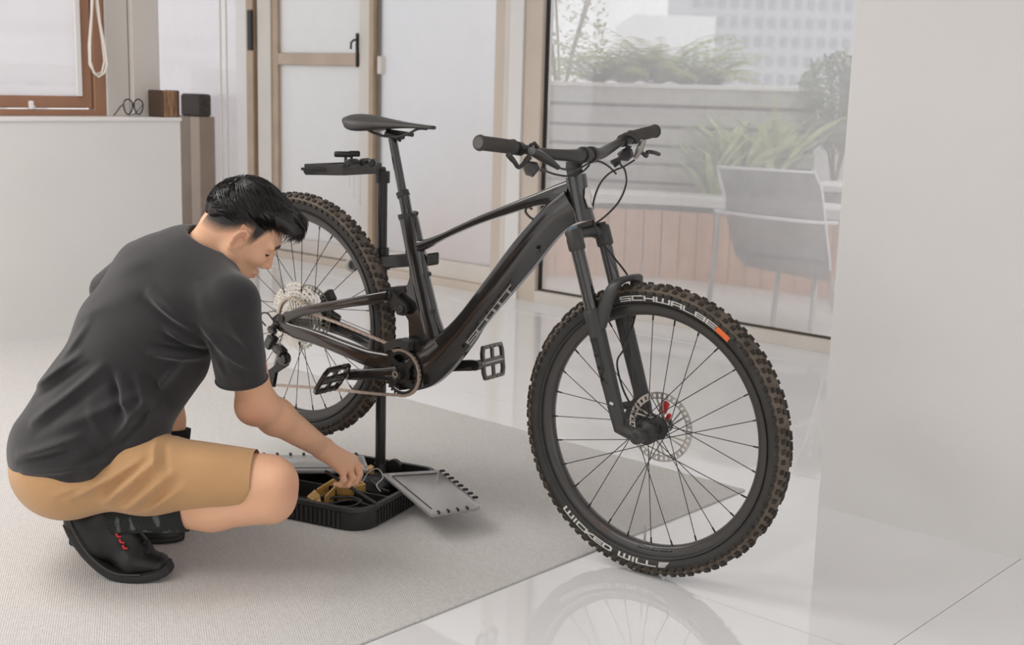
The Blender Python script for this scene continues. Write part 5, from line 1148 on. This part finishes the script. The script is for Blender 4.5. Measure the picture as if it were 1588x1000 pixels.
# ---- head frame
HF = np.array([.740, .259, -.621]); HU = np.array([.643, 0, .766]); HF /= np.linalg.norm(HF); HU = HU-HF*(HU@HF); HU /= np.linalg.norm(HU); HL = np.cross(HU, HF)
HC_ = m3(369, 357, 3.14)
def hl(a, b, c): return HC_+HF*a+HL*b+HU*c
def to_head(X, Y, Z):
    x, y, z = X-HC_[0], Y-HC_[1], Z-HC_[2]
    return x*HF[0]+y*HF[1]+z*HF[2], x*HL[0]+y*HL[1]+z*HL[2], x*HU[0]+y*HU[1]+z*HU[2]
NB = m3(318, 404, 3.17)
def head_sdf(X, Y, Z):
    a, b, c = to_head(X, Y, Z)
    d = ell_d(a, b, c, (0, 0, .036), (.090, .073, .084))
    d = smin(d, ell_d(a, b, c, (.048, 0, -.012), (.052, .056, .080)), .03)
    ab = np.abs(b)
    d = smin(d, cone_d(a, ab, c, (.012, .056, -.040), (.078, .012, -.100), .020, .017), .03)
    d = smin(d, cone_d(a, ab, c, (.004, .060, -.005), (.012, .056, -.042), .016, .018), .02)
    d = smin(d, ell_d(a, b, c, (.084, 0, -.098), (.018, .022, .017)), .018)
    d = smin(d, ell_d(a, ab, c, (.066, .040, -.016), (.026, .022, .022)), .022)
    d = smin(d, cone_d(a, ab, c, (.094, .010, .032), (.082, .050, .030), .009, .009), .016)
    d = np.maximum(d, -ell_d(a, ab, c, (.100, .033, .012), (.016, .019, .010)) - .002) if False else smin(d, d, .001)
    es = ell_d(a, ab, c, (.102, .034, .010), (.018, .020, .011)); d = -smin(-d, es, .010)
    d = smin(d, ell_d(a, ab, c, (.079, .033, .009), (.0145, .0165, .0125)), .004)
    d = smin(d, cone_d(a, b, c, (.092, 0, .022), (.113, 0, -.026), .0075, .0105), .010)
    d = smin(d, ell_d(a, ab, c, (.101, .011, -.032), (.010, .008, .008)), .006)
    d = smin(d, ell_d(a, b, c, (.095, 0, -.057), (.014, .024, .007)), .007)
    d = smin(d, ell_d(a, b, c, (.094, 0, -.069), (.014, .021, .007)), .007)
    d = -smin(-d, cone_d(a, ab, c, (.110, 0, -.063), (.094, .024, -.064), .0015, .001), .004)
    # ears
    e = ell_d(a, ab, c, (.002, .077, .002), (.0135, .008, .028)); e = np.maximum(e, -ell_d(a, ab, c, (.006, .085, .000), (.0085, .012, .016)))
    hx = [(.014, .078, .014), (.011, .082, .026), (.001, .085, .031), (-.009, .086, .022), (-.012, .085, .005), (-.008, .081, -.013), (.001, .077, -.026)]
    for p, q in zip(hx[:-1], hx[1:]): e = smin(e, cone_d(a, ab, c, (p[0], p[1]+.003, p[2]), (q[0], q[1]+.003, q[2]), .0044, .0044), .003)
    e = smin(e, ell_d(a, ab, c, (.003, .076, -.026), (.008, .005, .008)), .006); e = smin(e, cone_d(a, ab, c, (.017, .072, .006), (.016, .074, -.010), .0035, .004), .005)
    d = smin(d, e, .005)
    # neck and shoulders under the shirt
    n0 = hl(-.030, 0, -.030); d = smin(d, ell_cone(X, Y, Z, NB, n0, HL, (.060, .062), (.052, .056)), .03)
    d = smin(d, cone_d(X, Y, Z, NB, hl(.045, -.02, -.075), .048, .030), .03)
    d = smin(d, cone_d(X, Y, Z, NB-np.array([.02, 0, .05]), NB+np.array([.0, 0, 0]), .075, .06), .04)
    return d
V1, Q1 = nets(head_sdf, HC_-np.array([.17, .15, .20]), HC_+np.array([.17, .16, .16]), .0024)
# hair fade and redness from the head's own coordinates
a_, b_, c_ = to_head(V1[:, 0], V1[:, 1], V1[:, 2])
lineb = np.where(a_ > .0, .012+np.clip(a_-.012, 0, 1)*1.15, -.004+(a_)*.38)       # lower limit of the short sides
fade = np.clip((c_-lineb)/.045+.05, 0, 1)*(np.abs(b_) > .03)*(a_ < .078); fade = np.where((a_ < -.05), np.clip((c_+.045+(a_+.05)*.3)/.05, 0, 1), fade)
sideb = np.exp(-((a_-.030)/.011)**2)*np.clip((c_+.022)/.03, 0, 1)*(c_ < .04)*(np.abs(b_) > .05); fade = np.maximum(fade*.95, sideb*.75)
isear = (np.abs(b_) > .0725) & (np.abs(c_-.001) < .036) & (np.abs(a_-.002) < .022); l_ = np.interp(a_, [-.11, -.075, -.045, -.022, -.008, .016, .024, .034, .044, .060, .09], [-.050, -.045, -.032, -.010, .012, .016, -.008, -.006, .030, .062, .085]); fade = np.clip((c_-l_)/.046, 0, 1)**.8*.80*(np.abs(b_) > .02); fade = np.where(isear, 0, fade)
brow = np.exp(-((c_-(.036-np.abs(np.abs(b_)-.03)*.15))/.0045)**2)*(a_ > .07)*(np.abs(b_) > .010)*(np.abs(b_) < .056); fade = np.maximum(fade, brow*1.1)
lash = np.exp(-((c_-.0065+(np.abs(b_)-.034)*.1)/.0030)**2)*(np.abs(np.abs(b_)-.036) < .018)*(a_ > .055); fade = np.maximum(fade, lash*1.0)
lips = np.exp(-((c_+.063)/.010)**4)*(np.abs(b_) < .023)*(a_ > .085); redn = lips*.38+isear*.18
tone1 = np.stack([np.clip(fade, 0, 1), np.clip(redn, 0, 1), np.zeros(len(V1)), np.ones(len(V1))], 1)

# ---- right arm and hand
SHR = m3(362, 474, 3.02); ELB = m3(398, 626, 3.17); WRI = m3(499, 694, 3.405)
def arm_sdf(X, Y, Z):
    d = cone_d(X, Y, Z, SHR, ELB, .052, .043)
    mid = ELB+(WRI-ELB)*.28; d = smin(d, cone_d(X, Y, Z, ELB, mid, .044, .0465), .03); d = smin(d, cone_d(X, Y, Z, mid, WRI, .0455, .0285), .02)
    d = smin(d, cone_d(X, Y, Z, ELB-np.array([.012, 0, .012]), ELB+np.array([.01, 0, -.008]), .034, .034), .03); return d
V2, Q2 = nets(arm_sdf, np.minimum(SHR, WRI)-.09, np.maximum(SHR, WRI)+.09, .005)
FG = {'index': [(548, 711, 3.50), (558, 726, 3.515), (556, 742, 3.505), (548, 750, 3.49)], 'middle': [(549, 718, 3.475), (557, 735, 3.485), (551, 748, 3.475), (542, 753, 3.468)],
      'ring': [(542, 726, 3.452), (547, 742, 3.455), (540, 752, 3.452), (532, 753, 3.455)], 'pinky': [(531, 731, 3.435), (533, 744, 3.432), (527, 752, 3.435), (520, 751, 3.445)],
      'thumb': [(508, 699, 3.46), (527, 716, 3.53), (538, 736, 3.52), (541, 749, 3.49)]}
FGR = {'index': (.0105, .0092, .0085, .0072), 'middle': (.0105, .0094, .0086, .0073), 'ring': (.0100, .0088, .0080, .0070), 'pinky': (.0090, .0078, .0070, .0062), 'thumb': (.0130, .0115, .0100, .0080)}
def hand_sdf(X, Y, Z):
    d = cone_d(X, Y, Z, ELB+(WRI-ELB)*.6, WRI, .038, .0285)
    P = {k: [m3(*q) for q in v] for k, v in FG.items()}
    for k in ('index', 'middle', 'ring', 'pinky'): d = smin(d, cone_d(X, Y, Z, WRI+(P[k][0]-WRI)*.08, P[k][0], .0215, .0118), .016)
    d = smin(d, cone_d(X, Y, Z, WRI, P['thumb'][0]*.4+P['thumb'][1]*.6, .02, .0155), .014)
    for k, pts in P.items():
        f_ = None
        for i in range(3):
            q = cone_d(X, Y, Z, pts[i], pts[i+1], FGR[k][i], FGR[k][i+1]); f_ = q if f_ is None else smin(f_, q, .004)
        f_ = smin(f_, ell_d(X, Y, Z, pts[1], (FGR[k][1]*1.12,)*3), .004)
        d = smin(d, f_, .0045)
    return d
V3, Q3 = nets(hand_sdf, m3(470, 720, 3.44)-np.array([.03, .12, .11]), m3(540, 720, 3.48)+np.array([.07, .11, .10]), .0019)

# ---- legs
HIPR = m3(120, 722, 3.03); KNR = m3(424, 757, 3.03); ANK = m3(190, 802, 3.07)
HIPL = m3(105, 690, 3.28); KNL = m3(252, 592, 3.42); ANL = m3(258, 800, 3.45)
def legs_sdf(X, Y, Z):
    d = cone_d(X, Y, Z, HIPR, m3(415, 745, 3.03), .085, .060); d = smin(d, cone_d(X, Y, Z, m3(418, 752, 3.03), m3(424, 772, 3.03), .062, .055), .03)
    d = smin(d, cone_d(X, Y, Z, m3(418, 779, 3.03), m3(330, 789, 3.05), .050, .050), .02); d = smin(d, cone_d(X, Y, Z, m3(330, 789, 3.05), ANK, .048, .031), .03)
    d = smin(d, ell_d(X, Y, Z, m3(436, 752, 3.0), (.035, .04, .045)), .03)
    l = cone_d(X, Y, Z, HIPL, KNL, .085, .06); l = smin(l, cone_d(X, Y, Z, KNL, KNL+(ANL-KNL)*.3, .055, .052), .03); l = smin(l, cone_d(X, Y, Z, KNL+(ANL-KNL)*.3, ANL, .052, .034), .03)
    return np.minimum(d, l)
# left arm, folded back with the hand resting on the raised knee
SLL = m3(222, 412, 3.36); ELL = m3(158, 495, 3.53); WRL = m3(196, 562, 3.52)
def larm_sdf(X, Y, Z):
    d = cone_d(X, Y, Z, SLL, ELL, .050, .042); d = smin(d, cone_d(X, Y, Z, ELL, ELL+(WRL-ELL)*.3, .042, .044), .02); d = smin(d, cone_d(X, Y, Z, ELL+(WRL-ELL)*.3, WRL, .043, .027), .02)
    f0 = (KNL-WRL)/np.linalg.norm(KNL-WRL); ax_ = np.array([.75, -.15, -.35]); ax_ /= np.linalg.norm(ax_); sd_ = np.cross(ax_, [0, 0, 1]); sd_ /= np.linalg.norm(sd_); top_ = WRL+np.array([.02, 0, .01])
    for k, (o_, ln) in enumerate(((-.030, .062), (-.010, .075), (.010, .080), (.030, .072))):
        a = top_+ax_*.055+sd_*o_; d = smin(d, cone_d(X, Y, Z, top_, a, .018, .012), .012); b = a+ax_*ln*.5+np.array([0, 0, -.008]); c = b+ax_*ln*.35+np.array([0, 0, -.026]); d = smin(d, np.minimum(cone_d(X, Y, Z, a, b, .0105, .009), cone_d(X, Y, Z, b, c, .009, .0075)), .005)
    a = top_+sd_*.035+ax_*.02; return smin(d, np.minimum(cone_d(X, Y, Z, top_, a, .016, .012), cone_d(X, Y, Z, a, a+ax_*.045+sd_*.012, .012, .009)), .008)
_lp = np.stack([SLL, ELL, WRL, WRL+np.array([.15, 0, -.08])]); V9, Q9 = nets(larm_sdf, _lp.min(0)-.07, _lp.max(0)+.07, .0042)
allp = np.stack([HIPR, KNR, ANK, HIPL, KNL, ANL]); V4, Q4 = nets(legs_sdf, allp.min(0)-.10, allp.max(0)+.10, .006)
# trunk core joining them under the clothes
SP = [m3(112, 690, 3.12), m3(150, 612, 3.13), m3(205, 520, 3.15), m3(262, 452, 3.16), m3(302, 412, 3.17)]
SD = [np.array(v) for v in ((.25, -.95, -.10), (.40, -.90, -.15), (.52, -.82, -.20), (.59, -.78, -.22))]
WD = [(.160, .112), (.145, .100), (.160, .106), (.175, .112), (.120, .085)]
def trunk(X, Y, Z, g):
    d = None
    for i in range(4):
        q = ell_cone(X, Y, Z, SP[i], SP[i+1], SD[i], (WD[i][0]+g, WD[i][1]+g), (WD[i+1][0]+g, WD[i+1][1]+g)); d = q if d is None else smin(d, q, .05)
    return d
V5, Q5 = nets(lambda X, Y, Z: smin(trunk(X, Y, Z, -.035), cone_d(X, Y, Z, SP[3], SHR, .06, .05), .03), np.min(SP, 0)-.2, np.max(SP, 0)+.2, .012)
Vs, Qs, off_ = [], [], 0
for V_, Q_ in ((V1, Q1), (V2, Q2), (V3, Q3), (V4, Q4), (V5, Q5), (V9, Q9)): Vs.append(V_); Qs.append(Q_+off_); off_ += len(V_)
me = np_mesh('body', np.concatenate(Vs), np.concatenate(Qs))
tn = np.zeros((off_, 4)); tn[:, 3] = 1; tn[:len(V1)] = tone1
kv = Vs[3]; kd = np.linalg.norm(kv-m3(452, 758, 2.98), axis=1); s0_ = len(V1)+len(V2)+len(V3); tn[s0_:s0_+len(kv), 1] = np.clip(.35*np.exp(-(kd/.035)**2), 0, 1)
ed = np.linalg.norm(V2-(ELB+np.array([.0, -.03, -.02])), axis=1); tn[len(V1):len(V1)+len(V2), 1] = .3*np.exp(-(ed/.04)**2)
hv = V3; tn[len(V1)+len(V2):s0_, 1] = .12
ca = me.color_attributes.new('tone', 'FLOAT_COLOR', 'POINT'); ca.data.foreach_set('color', tn.astype(np.float32).ravel())
bodyo = link('body', me, M_skin, person)

# ---- T-shirt
def seg_d2(x, z, p, q):
    px_, pz = p; qx, qz = q; dx, dz_ = qx-px_, qz-pz; t = np.clip(((x-px_)*dx+(z-pz)*dz_)/(dx*dx+dz_*dz_), 0, 1); return (x-px_-t*dx)**2+(z-pz-t*dz_)**2, t
def folds(X, Z, lines, dep=3.05):
    f_ = np.zeros_like(X)
    for (p, q, amp, wd) in lines:
        a = m3(*p, dep); b = m3(*q, dep); d2, t = seg_d2(X, Z, (a[0], a[2]), (b[0], b[2])); f_ = f_+amp*np.exp(-d2/wd**2)*np.sin(PI*np.clip(t*.8+.1, 0, 1))
    return f_
SF = [((244, 448), (307, 499), .020, .0105), ((232, 458), (294, 508), -.010, .012), ((271, 502), (312, 536), .016, .0085), ((262, 506), (304, 542), -.009, .008), ((247, 538), (312, 558), .014, .009), ((250, 524), (308, 547), -.009, .008), ((52, 600), (132, 544), .016, .0085), ((60, 616), (150, 556), -.011, .009), ((70, 640), (172, 558), .015, .010), ((80, 655), (180, 580), -.008, .010), ((199, 574), (224, 636), .017, .010), ((186, 566), (208, 640), -.010, .010), ((225, 576), (250, 645), .013, .009), ((240, 570), (262, 630), -.008, .008),
      ((52, 688), (154, 652), .014, .009), ((54, 700), (160, 668), -.008, .008), ((60, 712), (190, 694), .010, .008), ((120, 640), (230, 600), .010, .013), ((100, 612), (160, 560), -.010, .010), ((180, 420), (240, 400), .006, .018), ((300, 420), (352, 452), -.006, .018), ((150, 480), (230, 440), .006, .026), ((250, 600), (285, 556), .014, .009), ((200, 664), (238, 610), .014, .009), ((212, 668), (250, 618), -.009, .008), ((140, 704), (215, 660), -.009, .010), ((95, 560), (142, 498), .009, .010), ((318, 430), (334, 470), .006, .016), ((262, 430), (300, 470), .006, .012), ((160, 600), (185, 660), .008, .011), ((275, 470), (318, 505), -.008, .008), ((150, 720), (200, 690), .007, .007), ((110, 500), (170, 470), .005, .012)]
SLV = [((322, 502), (358, 544), .016, .0075), ((358, 544), (390, 567), .013, .0075), ((328, 520), (354, 572), -.010, .009), ((345, 500), (394, 540), -.007, .010), ((366, 486), (404, 560), .008, .010), ((338, 540), (350, 580), .009, .007), ((372, 560), (384, 585), -.005, .008)]
SLE = m3(375, 589, 3.10)
SHL = m3(222, 412, 3.36)
def shirt_sdf(X, Y, Z):
    d = trunk(X, Y, Z, .014)
    d = smin(d, cone_d(X, Y, Z, m3(300, 432, 3.13), m3(352, 466, 3.03), .085, .070), .05)
    d = smin(d, cone_d(X, Y, Z, m3(285, 425, 3.2), SHL, .085, .065), .05)
    d = smin(d, cone_d(X, Y, Z, SHL, m3(171, 450, 3.46), .060, .055), .03)
    d = smin(d, cone_d(X, Y, Z, m3(150, 690, 3.03), m3(205, 673, 3.03), .119, .084), .04)
    # hanging cloth at the lower back and belly
    d = smin(d, ell_cone(X, Y, Z, m3(105, 700, 3.10), m3(140, 640, 3.11), SD[0], (.178, .138), (.165, .122)), .04)
    d = smin(d, cone_d(X, Y, Z, m3(270, 560, 3.14), m3(200, 640, 3.10), .085, .10), .06)
    d = d-folds(X, Z, SF)*(np.clip((3.35-(Y-0+MBd))/.2, 0, 1))
    s = cone_d(X, Y, Z, m3(358, 474, 3.03), SLE, .070, .0615); s = s-folds(X, Z, SLV)
    d = smin(d, s, .022)
    a = m3(336, 486, 3.0); b = m3(386, 461, 3.0); d2, t = seg_d2(X, Z, (a[0], a[2]), (b[0], b[2])); d = d+.0035*np.exp(-d2/.0035**2)*(Y < SHR[1]+.03)
    # openings: hem plane, cuff plane, neck
    n = np.array([-.17, -.35, .92]); n /= np.linalg.norm(n); c = m3(145, 690, 3.12); pl1 = -((X-c[0])*n[0]+(Y-c[1])*n[1]+(Z-c[2])*n[2])
    d = np.maximum(d, pl1+.004*np.sin(X*38)*np.cos(Y*31))
    n2 = (SLE-SHR)/np.linalg.norm(SLE-SHR); pl2 = (X-SLE[0])*n2[0]+(Y-SLE[1])*n2[1]+(Z-SLE[2])*n2[2]; near = cone_d(X, Y, Z, SLE-n2*.02, SLE+n2*.08, .085, .085)
    d = np.where(near < 0, np.maximum(d, pl2), d)
    nn = hl(-.03, 0, -.03)-NB; nn /= np.linalg.norm(nn); c3 = NB+nn*.012; pl3 = (X-c3[0])*nn[0]+(Y-c3[1])*nn[1]+(Z-c3[2])*nn[2]; nk = cone_d(X, Y, Z, c3, c3+nn*.1, .066, .075)
    d = -smin(-d, np.maximum(nk, -pl3), .006)
    return d
MBd = 0.0
_t = m3(205, 600, 3.15); MBd = 3.15-_t[1]
lo = np.min(SP, 0)-np.array([.26, .24, .20]); hi = np.maximum(np.max(SP, 0), np.maximum(SLE, SHR))+np.array([.13, .30, .13])
V6, Q6 = nets(shirt_sdf, lo, hi, .0048)
M_shirt = mat('charcoal_cotton', (0.027, 0.0245, 0.0255), .92, bump=.22, bscale=900, sheen=.25, var=.10, vscale=8)
shirt = link('t_shirt', np_mesh('t_shirt', V6, Q6), M_shirt, person); shirt['label'] = 'charcoal cotton T-shirt'
# collar rib, cuff stitching
nn = hl(-.03, 0, -.03)-NB; nn /= np.linalg.norm(nn); cc = NB+nn*.010; u1 = HL-nn*(HL@nn); u1 /= np.linalg.norm(u1); u2 = np.cross(nn, u1)
MB().tube([cc+u1*.066*math.cos(a)+u2*.068*math.sin(a)+nn*(.010*math.sin(a)) for a in np.linspace(0, 2*PI, 41)[:-1]], .0085, 10, closed=True).build('collar', M_shirt, shirt)
n2 = (SLE-SHR)/np.linalg.norm(SLE-SHR); w1_ = np.cross(n2, [0, 1, 0]); w1_ /= np.linalg.norm(w1_); w2_ = np.cross(n2, w1_)
MB().tube([SLE-n2*.004+w1_*.0618*math.cos(a)+w2_*.0618*math.sin(a) for a in np.linspace(0, 2*PI, 41)[:-1]], .0032, 8, closed=True).build('cuff_hem', M_shirt, shirt)

# ---- shorts
HF2 = [((150, 745), (240, 690), .013, .0075), ((165, 752), (250, 692), -.008, .008), ((180, 762), (262, 692), .015, .008), ((196, 768), (270, 702), -.010, .008), ((212, 772), (284, 712), .013, .0085), ((228, 776), (294, 722), -.008, .009), ((130, 752), (200, 712), .010, .008), ((255, 668), (262, 704), .011, .006), ((268, 672), (280, 714), -.008, .007), ((245, 774), (302, 735), .009, .009), ((110, 745), (170, 722), .007, .008), ((300, 690), (380, 705), .004, .015)]
def shorts_sdf(X, Y, Z):
    d = ell_cone(X, Y, Z, m3(100, 722, 3.10), m3(140, 665, 3.12), SD[0], (.168, .130), (.150, .108))
    d = smin(d, cone_d(X, Y, Z, m3(118, 726, 3.04), m3(230, 733, 3.03), .100, .094), .05)
    d = smin(d, cone_d(X, Y, Z, m3(230, 733, 3.03), m3(412, 743, 3.03), .092, .068), .04)
    d = smin(d, cone_d(X, Y, Z, HIPL, KNL-np.array([.04, 0, .02]), .10, .072), .03)
    d = d-folds(X, Z, HF2)
    c = m3(399, 743, 3.03); n = np.array([.874, 0, -.486]); d = np.maximum(d, (X-c[0])*n[0]+(Z-c[2])*n[2]); return d
V7, Q7 = nets(shorts_sdf, m3(40, 790, 3.0)-np.array([.06, .18, .06]), m3(420, 600, 3.4)+np.array([.04, .16, .06]), .0052)
M_short = mat('tan_cotton', (0.58, 0.335, 0.155), .85, bump=.15, bscale=800, var=.04, vscale=9, sheen=.2)
so_ = link('shorts', np_mesh('shorts', V7, Q7), M_short, person); so_['label'] = 'tan cotton shorts'

# ---- socks
M_sock = mat('dark_camo_sock', (0.022, 0.026, 0.024), .95, col2=(0.115, 0.125, 0.12), vscale=40, stretch=(1, 1, .35), bump=.2, bscale=700)
nd = M_sock.node_tree.nodes
for q in nd:
    if q.bl_idname == 'ShaderNodeValToRGB': q.color_ramp.elements[0].position = .56; q.color_ramp.elements[1].position = .62
def loft_limb(pts, r, name, m, parent, n=26): return MB().tube(bez(pts, 5), list(np.interp(np.linspace(0, 1, (len(pts)-1)*5+1), np.linspace(0, 1, len(r)), r)), n).build(name, m, parent, 60)
loft_limb([m3(288, 794, 3.055), m3(255, 797, 3.06), m3(215, 800, 3.065), m3(175, 806, 3.07)], [.0465, .0455, .041, .040], 'sock', M_sock, person)
MB().tube([m3(289, 794, 3.055), m3(280, 795, 3.056)], .0475, 26).build('sock_cuff', mat('sock_cuff_black', (.02, .022, .02), .95), person)
loft_limb([m3(264, 664, 3.435), m3(261, 720, 3.44), m3(258, 790, 3.45)], [.0555, .050, .045], 'sock', mat('plain_black_sock', (.012, .012, .012), .95, bump=.2, bscale=700), person)

# ---- shoes
M_shoe = mat('black_shoe_leather', (0.009, 0.0085, 0.008), .45, bump=.15, bscale=120); M_sole = mat('black_shoe_sole', (0.018, 0.0175, 0.0165), .6); M_lace = mat('black_lace', (.012, .012, .012), .8); M_rlace = mat('red_lace', (.75, .04, .05), .6)
def shoe(conv, flat):
    """conv maps (px, py, lateral) to the person's space"""
    ctr = [(99, 812, .020), (112, 832, .034), (135, 862, .036), (165, 887, .038), (195, 896, .044), (225, 896, .047), (252, 891, .042), (268, 884, .026)] if not flat else None
    pts = bez([np.array(p) for p in ctr], 4); R = []
    for i, p in enumerate(pts):
        a = pts[max(i-1, 0)]; b = pts[min(i+1, len(pts)-1)]; t = np.array([b[0]-a[0], b[1]-a[1]]); t /= np.linalg.norm(t); nr = np.array([t[1], -t[0]]); wd = p[2]
        hh = 17
        ring = []
        for k in range(16):
            e, f_ = sup(k, 16, 4.0); q = np.array([p[0], p[1]])+nr*(hh/2+hh/2*e); ring.append(conv(q[0], q[1], wd*f_))
        R.append(ring)
    so2 = MB().rings(R).build('shoe_sole', M_sole, None)
    def up(X, Y, Z):
        sd = conv(150, 840, .1)-conv(150, 840, 0); sd /= np.linalg.norm(sd)
        d = ell_cone(X, Y, Z, conv(122, 806, 0), conv(150, 843, 0), sd, (.035, .036), (.037, .036))
        d = smin(d, ell_cone(X, Y, Z, conv(168, 803, 0), conv(152, 822, 0), sd, (.040, .052), (.038, .05)), .02)
        d = smin(d, ell_cone(X, Y, Z, conv(170, 838, 0), conv(208, 866, 0), sd, (.039, .045), (.042, .036)), .03)
        d = smin(d, ell_cone(X, Y, Z, conv(210, 869, 0), conv(246, 873, 0), sd, (.043, .032), (.038, .024)), .03)
        d = smin(d, ell_cone(X, Y, Z, conv(190, 812, 0), conv(222, 846, 0), sd, (.026, .02), (.024, .018)), .02)
        # collar opening
        d = -smin(-d, ell_cone(X, Y, Z, conv(183, 795, 0), conv(172, 806, 0), sd, (.030, .034), (.026, .028)), .006)
        return d
    lo_ = np.minimum(conv(95, 900, -.05), conv(275, 780, .05))-.06; hi_ = np.maximum(conv(95, 900, -.05), conv(275, 780, .05))+.06
    V_, Q_ = nets(up, lo_, hi_, .0042); s_ = link('shoe', np_mesh('shoe', V_, Q_), M_shoe, person); so2.parent = s_
    return s_
FD = 3.085
def convR(px, py, lat): return m3(px, py, FD)+np.array([.05, -1, 0])*lat/np.linalg.norm([.05, 1])*-1
shR = shoe(convR, False); shR['label'] = 'black shoe with red eyelets and raised heel'
def lace_at(px, py, lat): return convR(px, py, lat)
for k, (px, py) in enumerate(((185, 812), (190, 821), (195, 830), (200, 839))):
    MB().tube([lace_at(px-3, py-3, -.041), lace_at(px, py+1, -.0445), lace_at(px+4, py+2, -.041)], .0028, 8).build('red_eyelet_lace', M_rlace, shR)
for k, (px, py) in enumerate(((214, 834), (221, 842), (228, 850))):
    MB().tube(bez([lace_at(px-10, py+8, -.033), lace_at(px, py-2, -.018), lace_at(px+4, py-4, .01)], 5), .0032, 8).build('lace', M_lace, shR)
MB().tube(bez([lace_at(226, 838, -.02), lace_at(236, 830, -.035), lace_at(241, 842, -.042), lace_at(233, 850, -.032)], 6), .003, 8).build('lace_bow', M_lace, shR)
MB().tube(bez([lace_at(112, 792, -.036), lace_at(125, 822, -.041), lace_at(150, 856, -.041), lace_at(185, 878, -.045), lace_at(225, 880, -.049)], 6), .0022, 6).build('sole_piping', mat('dark_grey_piping', (.07, .068, .064), .6), shR)
# left shoe, flat on the carpet behind
ML0 = np.array([*(on_z(288, 833, .006)-MB0)[:2], 0]); lt = on_z(286, 834, .006)-MB0; toeL = np.array([lt@RH_, lt@FH_, 0.0])
hd_dir = np.array([.985, .17, 0]); sdl = np.array([-.17, .985, 0]); R = []
prof = [(-.285, .026, .070), (-.27, .036, .085), (-.22, .038, .095), (-.16, .040, .085), (-.10, .045, .062), (-.05, .046, .046), (-.015, .036, .038), (0, .018, .026)]
for (l, wd, ht) in bez([np.array(p) for p in prof], 4):
    R.append([toeL+hd_dir*l+sdl*wd*f_*(1 if e < 0 else .86)+np.array([0, 0, ht/2+ht/2*e]) for e, f_ in (sup(k, 18, 3) for k in range(18))])
shL = MB().rings(R).build('shoe', M_shoe, person, 60); shL['label'] = 'black shoe flat on the carpet, mostly hidden'
R = []
for (l, wd, ht) in bez([np.array(p) for p in prof], 4): R.append([toeL+hd_dir*l*1.01+sdl*(wd+.004)*f_+np.array([0, 0, .010+.010*e]) for e, f_ in (sup(k, 18, 4) for k in range(18))])
MB().rings(R).build('shoe_sole', M_sole, shL, 60)

# ---- hair: thick cap plus combed strands
def hair_sdf(X, Y, Z):
    a, b, c = to_head(X, Y, Z); ab = np.abs(b)
    d = ell_d(a, b, c, (-.004, 0, .040), (.1035, .082, .098))
    d = smin(d, ell_d(a, b, c, (.045, 0, .094), (.058, .062, .036)), .03)
    d = smin(d, ell_d(a, b, c, (.086, -.008, .094), (.036, .050, .024)), .025)
    d = smin(d, ell_d(a, b, c, (.100, -.012, .092), (.020, .042, .016)), .02)
    # lower limit of the thick hair: high over the ears, down to the nape behind
    lim = np.where(a > -.02, .060+np.clip(a, 0, 1)*.16, .060+(a+.02)*1.15)
    lim = np.maximum(lim, -.028)
    d = -smin(-d, -(lim-c)*.75, .018)
    w_ = np.sin(b*260+a*60+6*np.sin(a*22+c*15))*.0010+np.sin(b*150-a*60+c*50)*.0012
    return d+w_
V8, Q8 = nets(hair_sdf, HC_-np.array([.17, .14, .12]), HC_+np.array([.20, .16, .19]), .0025)
M_hair = mat('black_hair', (0.012, 0.0095, 0.009), .38, bump=.5, bscale=160, stretch=(1, 1, .3))
hair = link('hair', np_mesh('hair', V8, Q8), M_hair, person)
rs = np.random.RandomState(5); sm = MB(); cnt = 0
def surf(p):
    # walk a head-space point onto the hair surface
    for _ in range(5):
        w_ = hl(*p); f0 = float(hair_sdf(*[np.array([q]) for q in w_])[0]); g = np.array(p)-np.array([0, 0, .045]); g /= np.linalg.norm(g); p = tuple(np.array(p)-g*f0*.9)
    return p
for k in range(3600):
    th_, ph = rs.uniform(-PI, PI), rs.uniform(.02, 1.95)
    p = (.10*math.sin(ph)*math.cos(th_), .08*math.sin(ph)*math.sin(th_), .05+.09*math.cos(ph))
    p = surf(p)
    if p[2] < (.062+max(p[0], 0)*.2 if p[0] > -.02 else .062+(p[0]+.02)*1.15): continue
    # combed forwards from the crown, falling to the sides
    d = np.array([p[0]+.075, p[1]*.55, 0]); d /= (np.linalg.norm(d)+1e-6); d = d+rs.normal(0, .18, 3)*np.array([1, 1, .3]); q = np.array(p); pts = []
    ln = rs.uniform(.025, .05)
    for i in range(5):
        g = q-np.array([0, 0, .045]); g /= np.linalg.norm(g); dd = d-g*(d@g); dd /= np.linalg.norm(dd); lift = .0008+.0024*math.sin(PI*i/4)*rs.uniform(.3, 1)
        pts.append(hl(*(q+g*lift))); q = q+dd*ln/4-g*.0012*i
    sm.tube(pts, [.0006, .0009, .0008, .0006, .0002], 3, cap=False)
for k in range(520):   # fringe falling over the forehead
    b0 = rs.uniform(-.052, .045); q = np.array([rs.uniform(.03, .08), b0, .124-abs(b0)*.3+rs.uniform(-.004, .006)]); e = np.array([.122+rs.uniform(-.014, .012), b0*.9+rs.normal(0, .004), .094+rs.uniform(-.010, .016)-abs(b0)*.25]); m_ = (q+e)/2+np.array([.012, 0, .014])
    sm.tube([hl(*p) for p in bez([q, m_, e], 3)], [.0007, .0009, .0010, .0010, .0009, .0007, .0003], 3, cap=False)
sm.build('hair_strands', M_hair, hair, 80, kind='stuff')
# wrist tool: thin black lever held in the hand
ra = at(504, 730, 3.468); rb = at(583, 781, 3.455)
rb[2] = max(rb[2], .074)
tl = MB().tube([ra, ra+(rb-ra)*.03, rb-(rb-ra)*.03, rb], [.0035, .0048, .0048, .0035], 10).build('tyre_lever_rod', M_satin, None, off=ra); tl.location = tuple(ra); tag(tl, 'thin black rod held in the hand over the open case', 'rod')
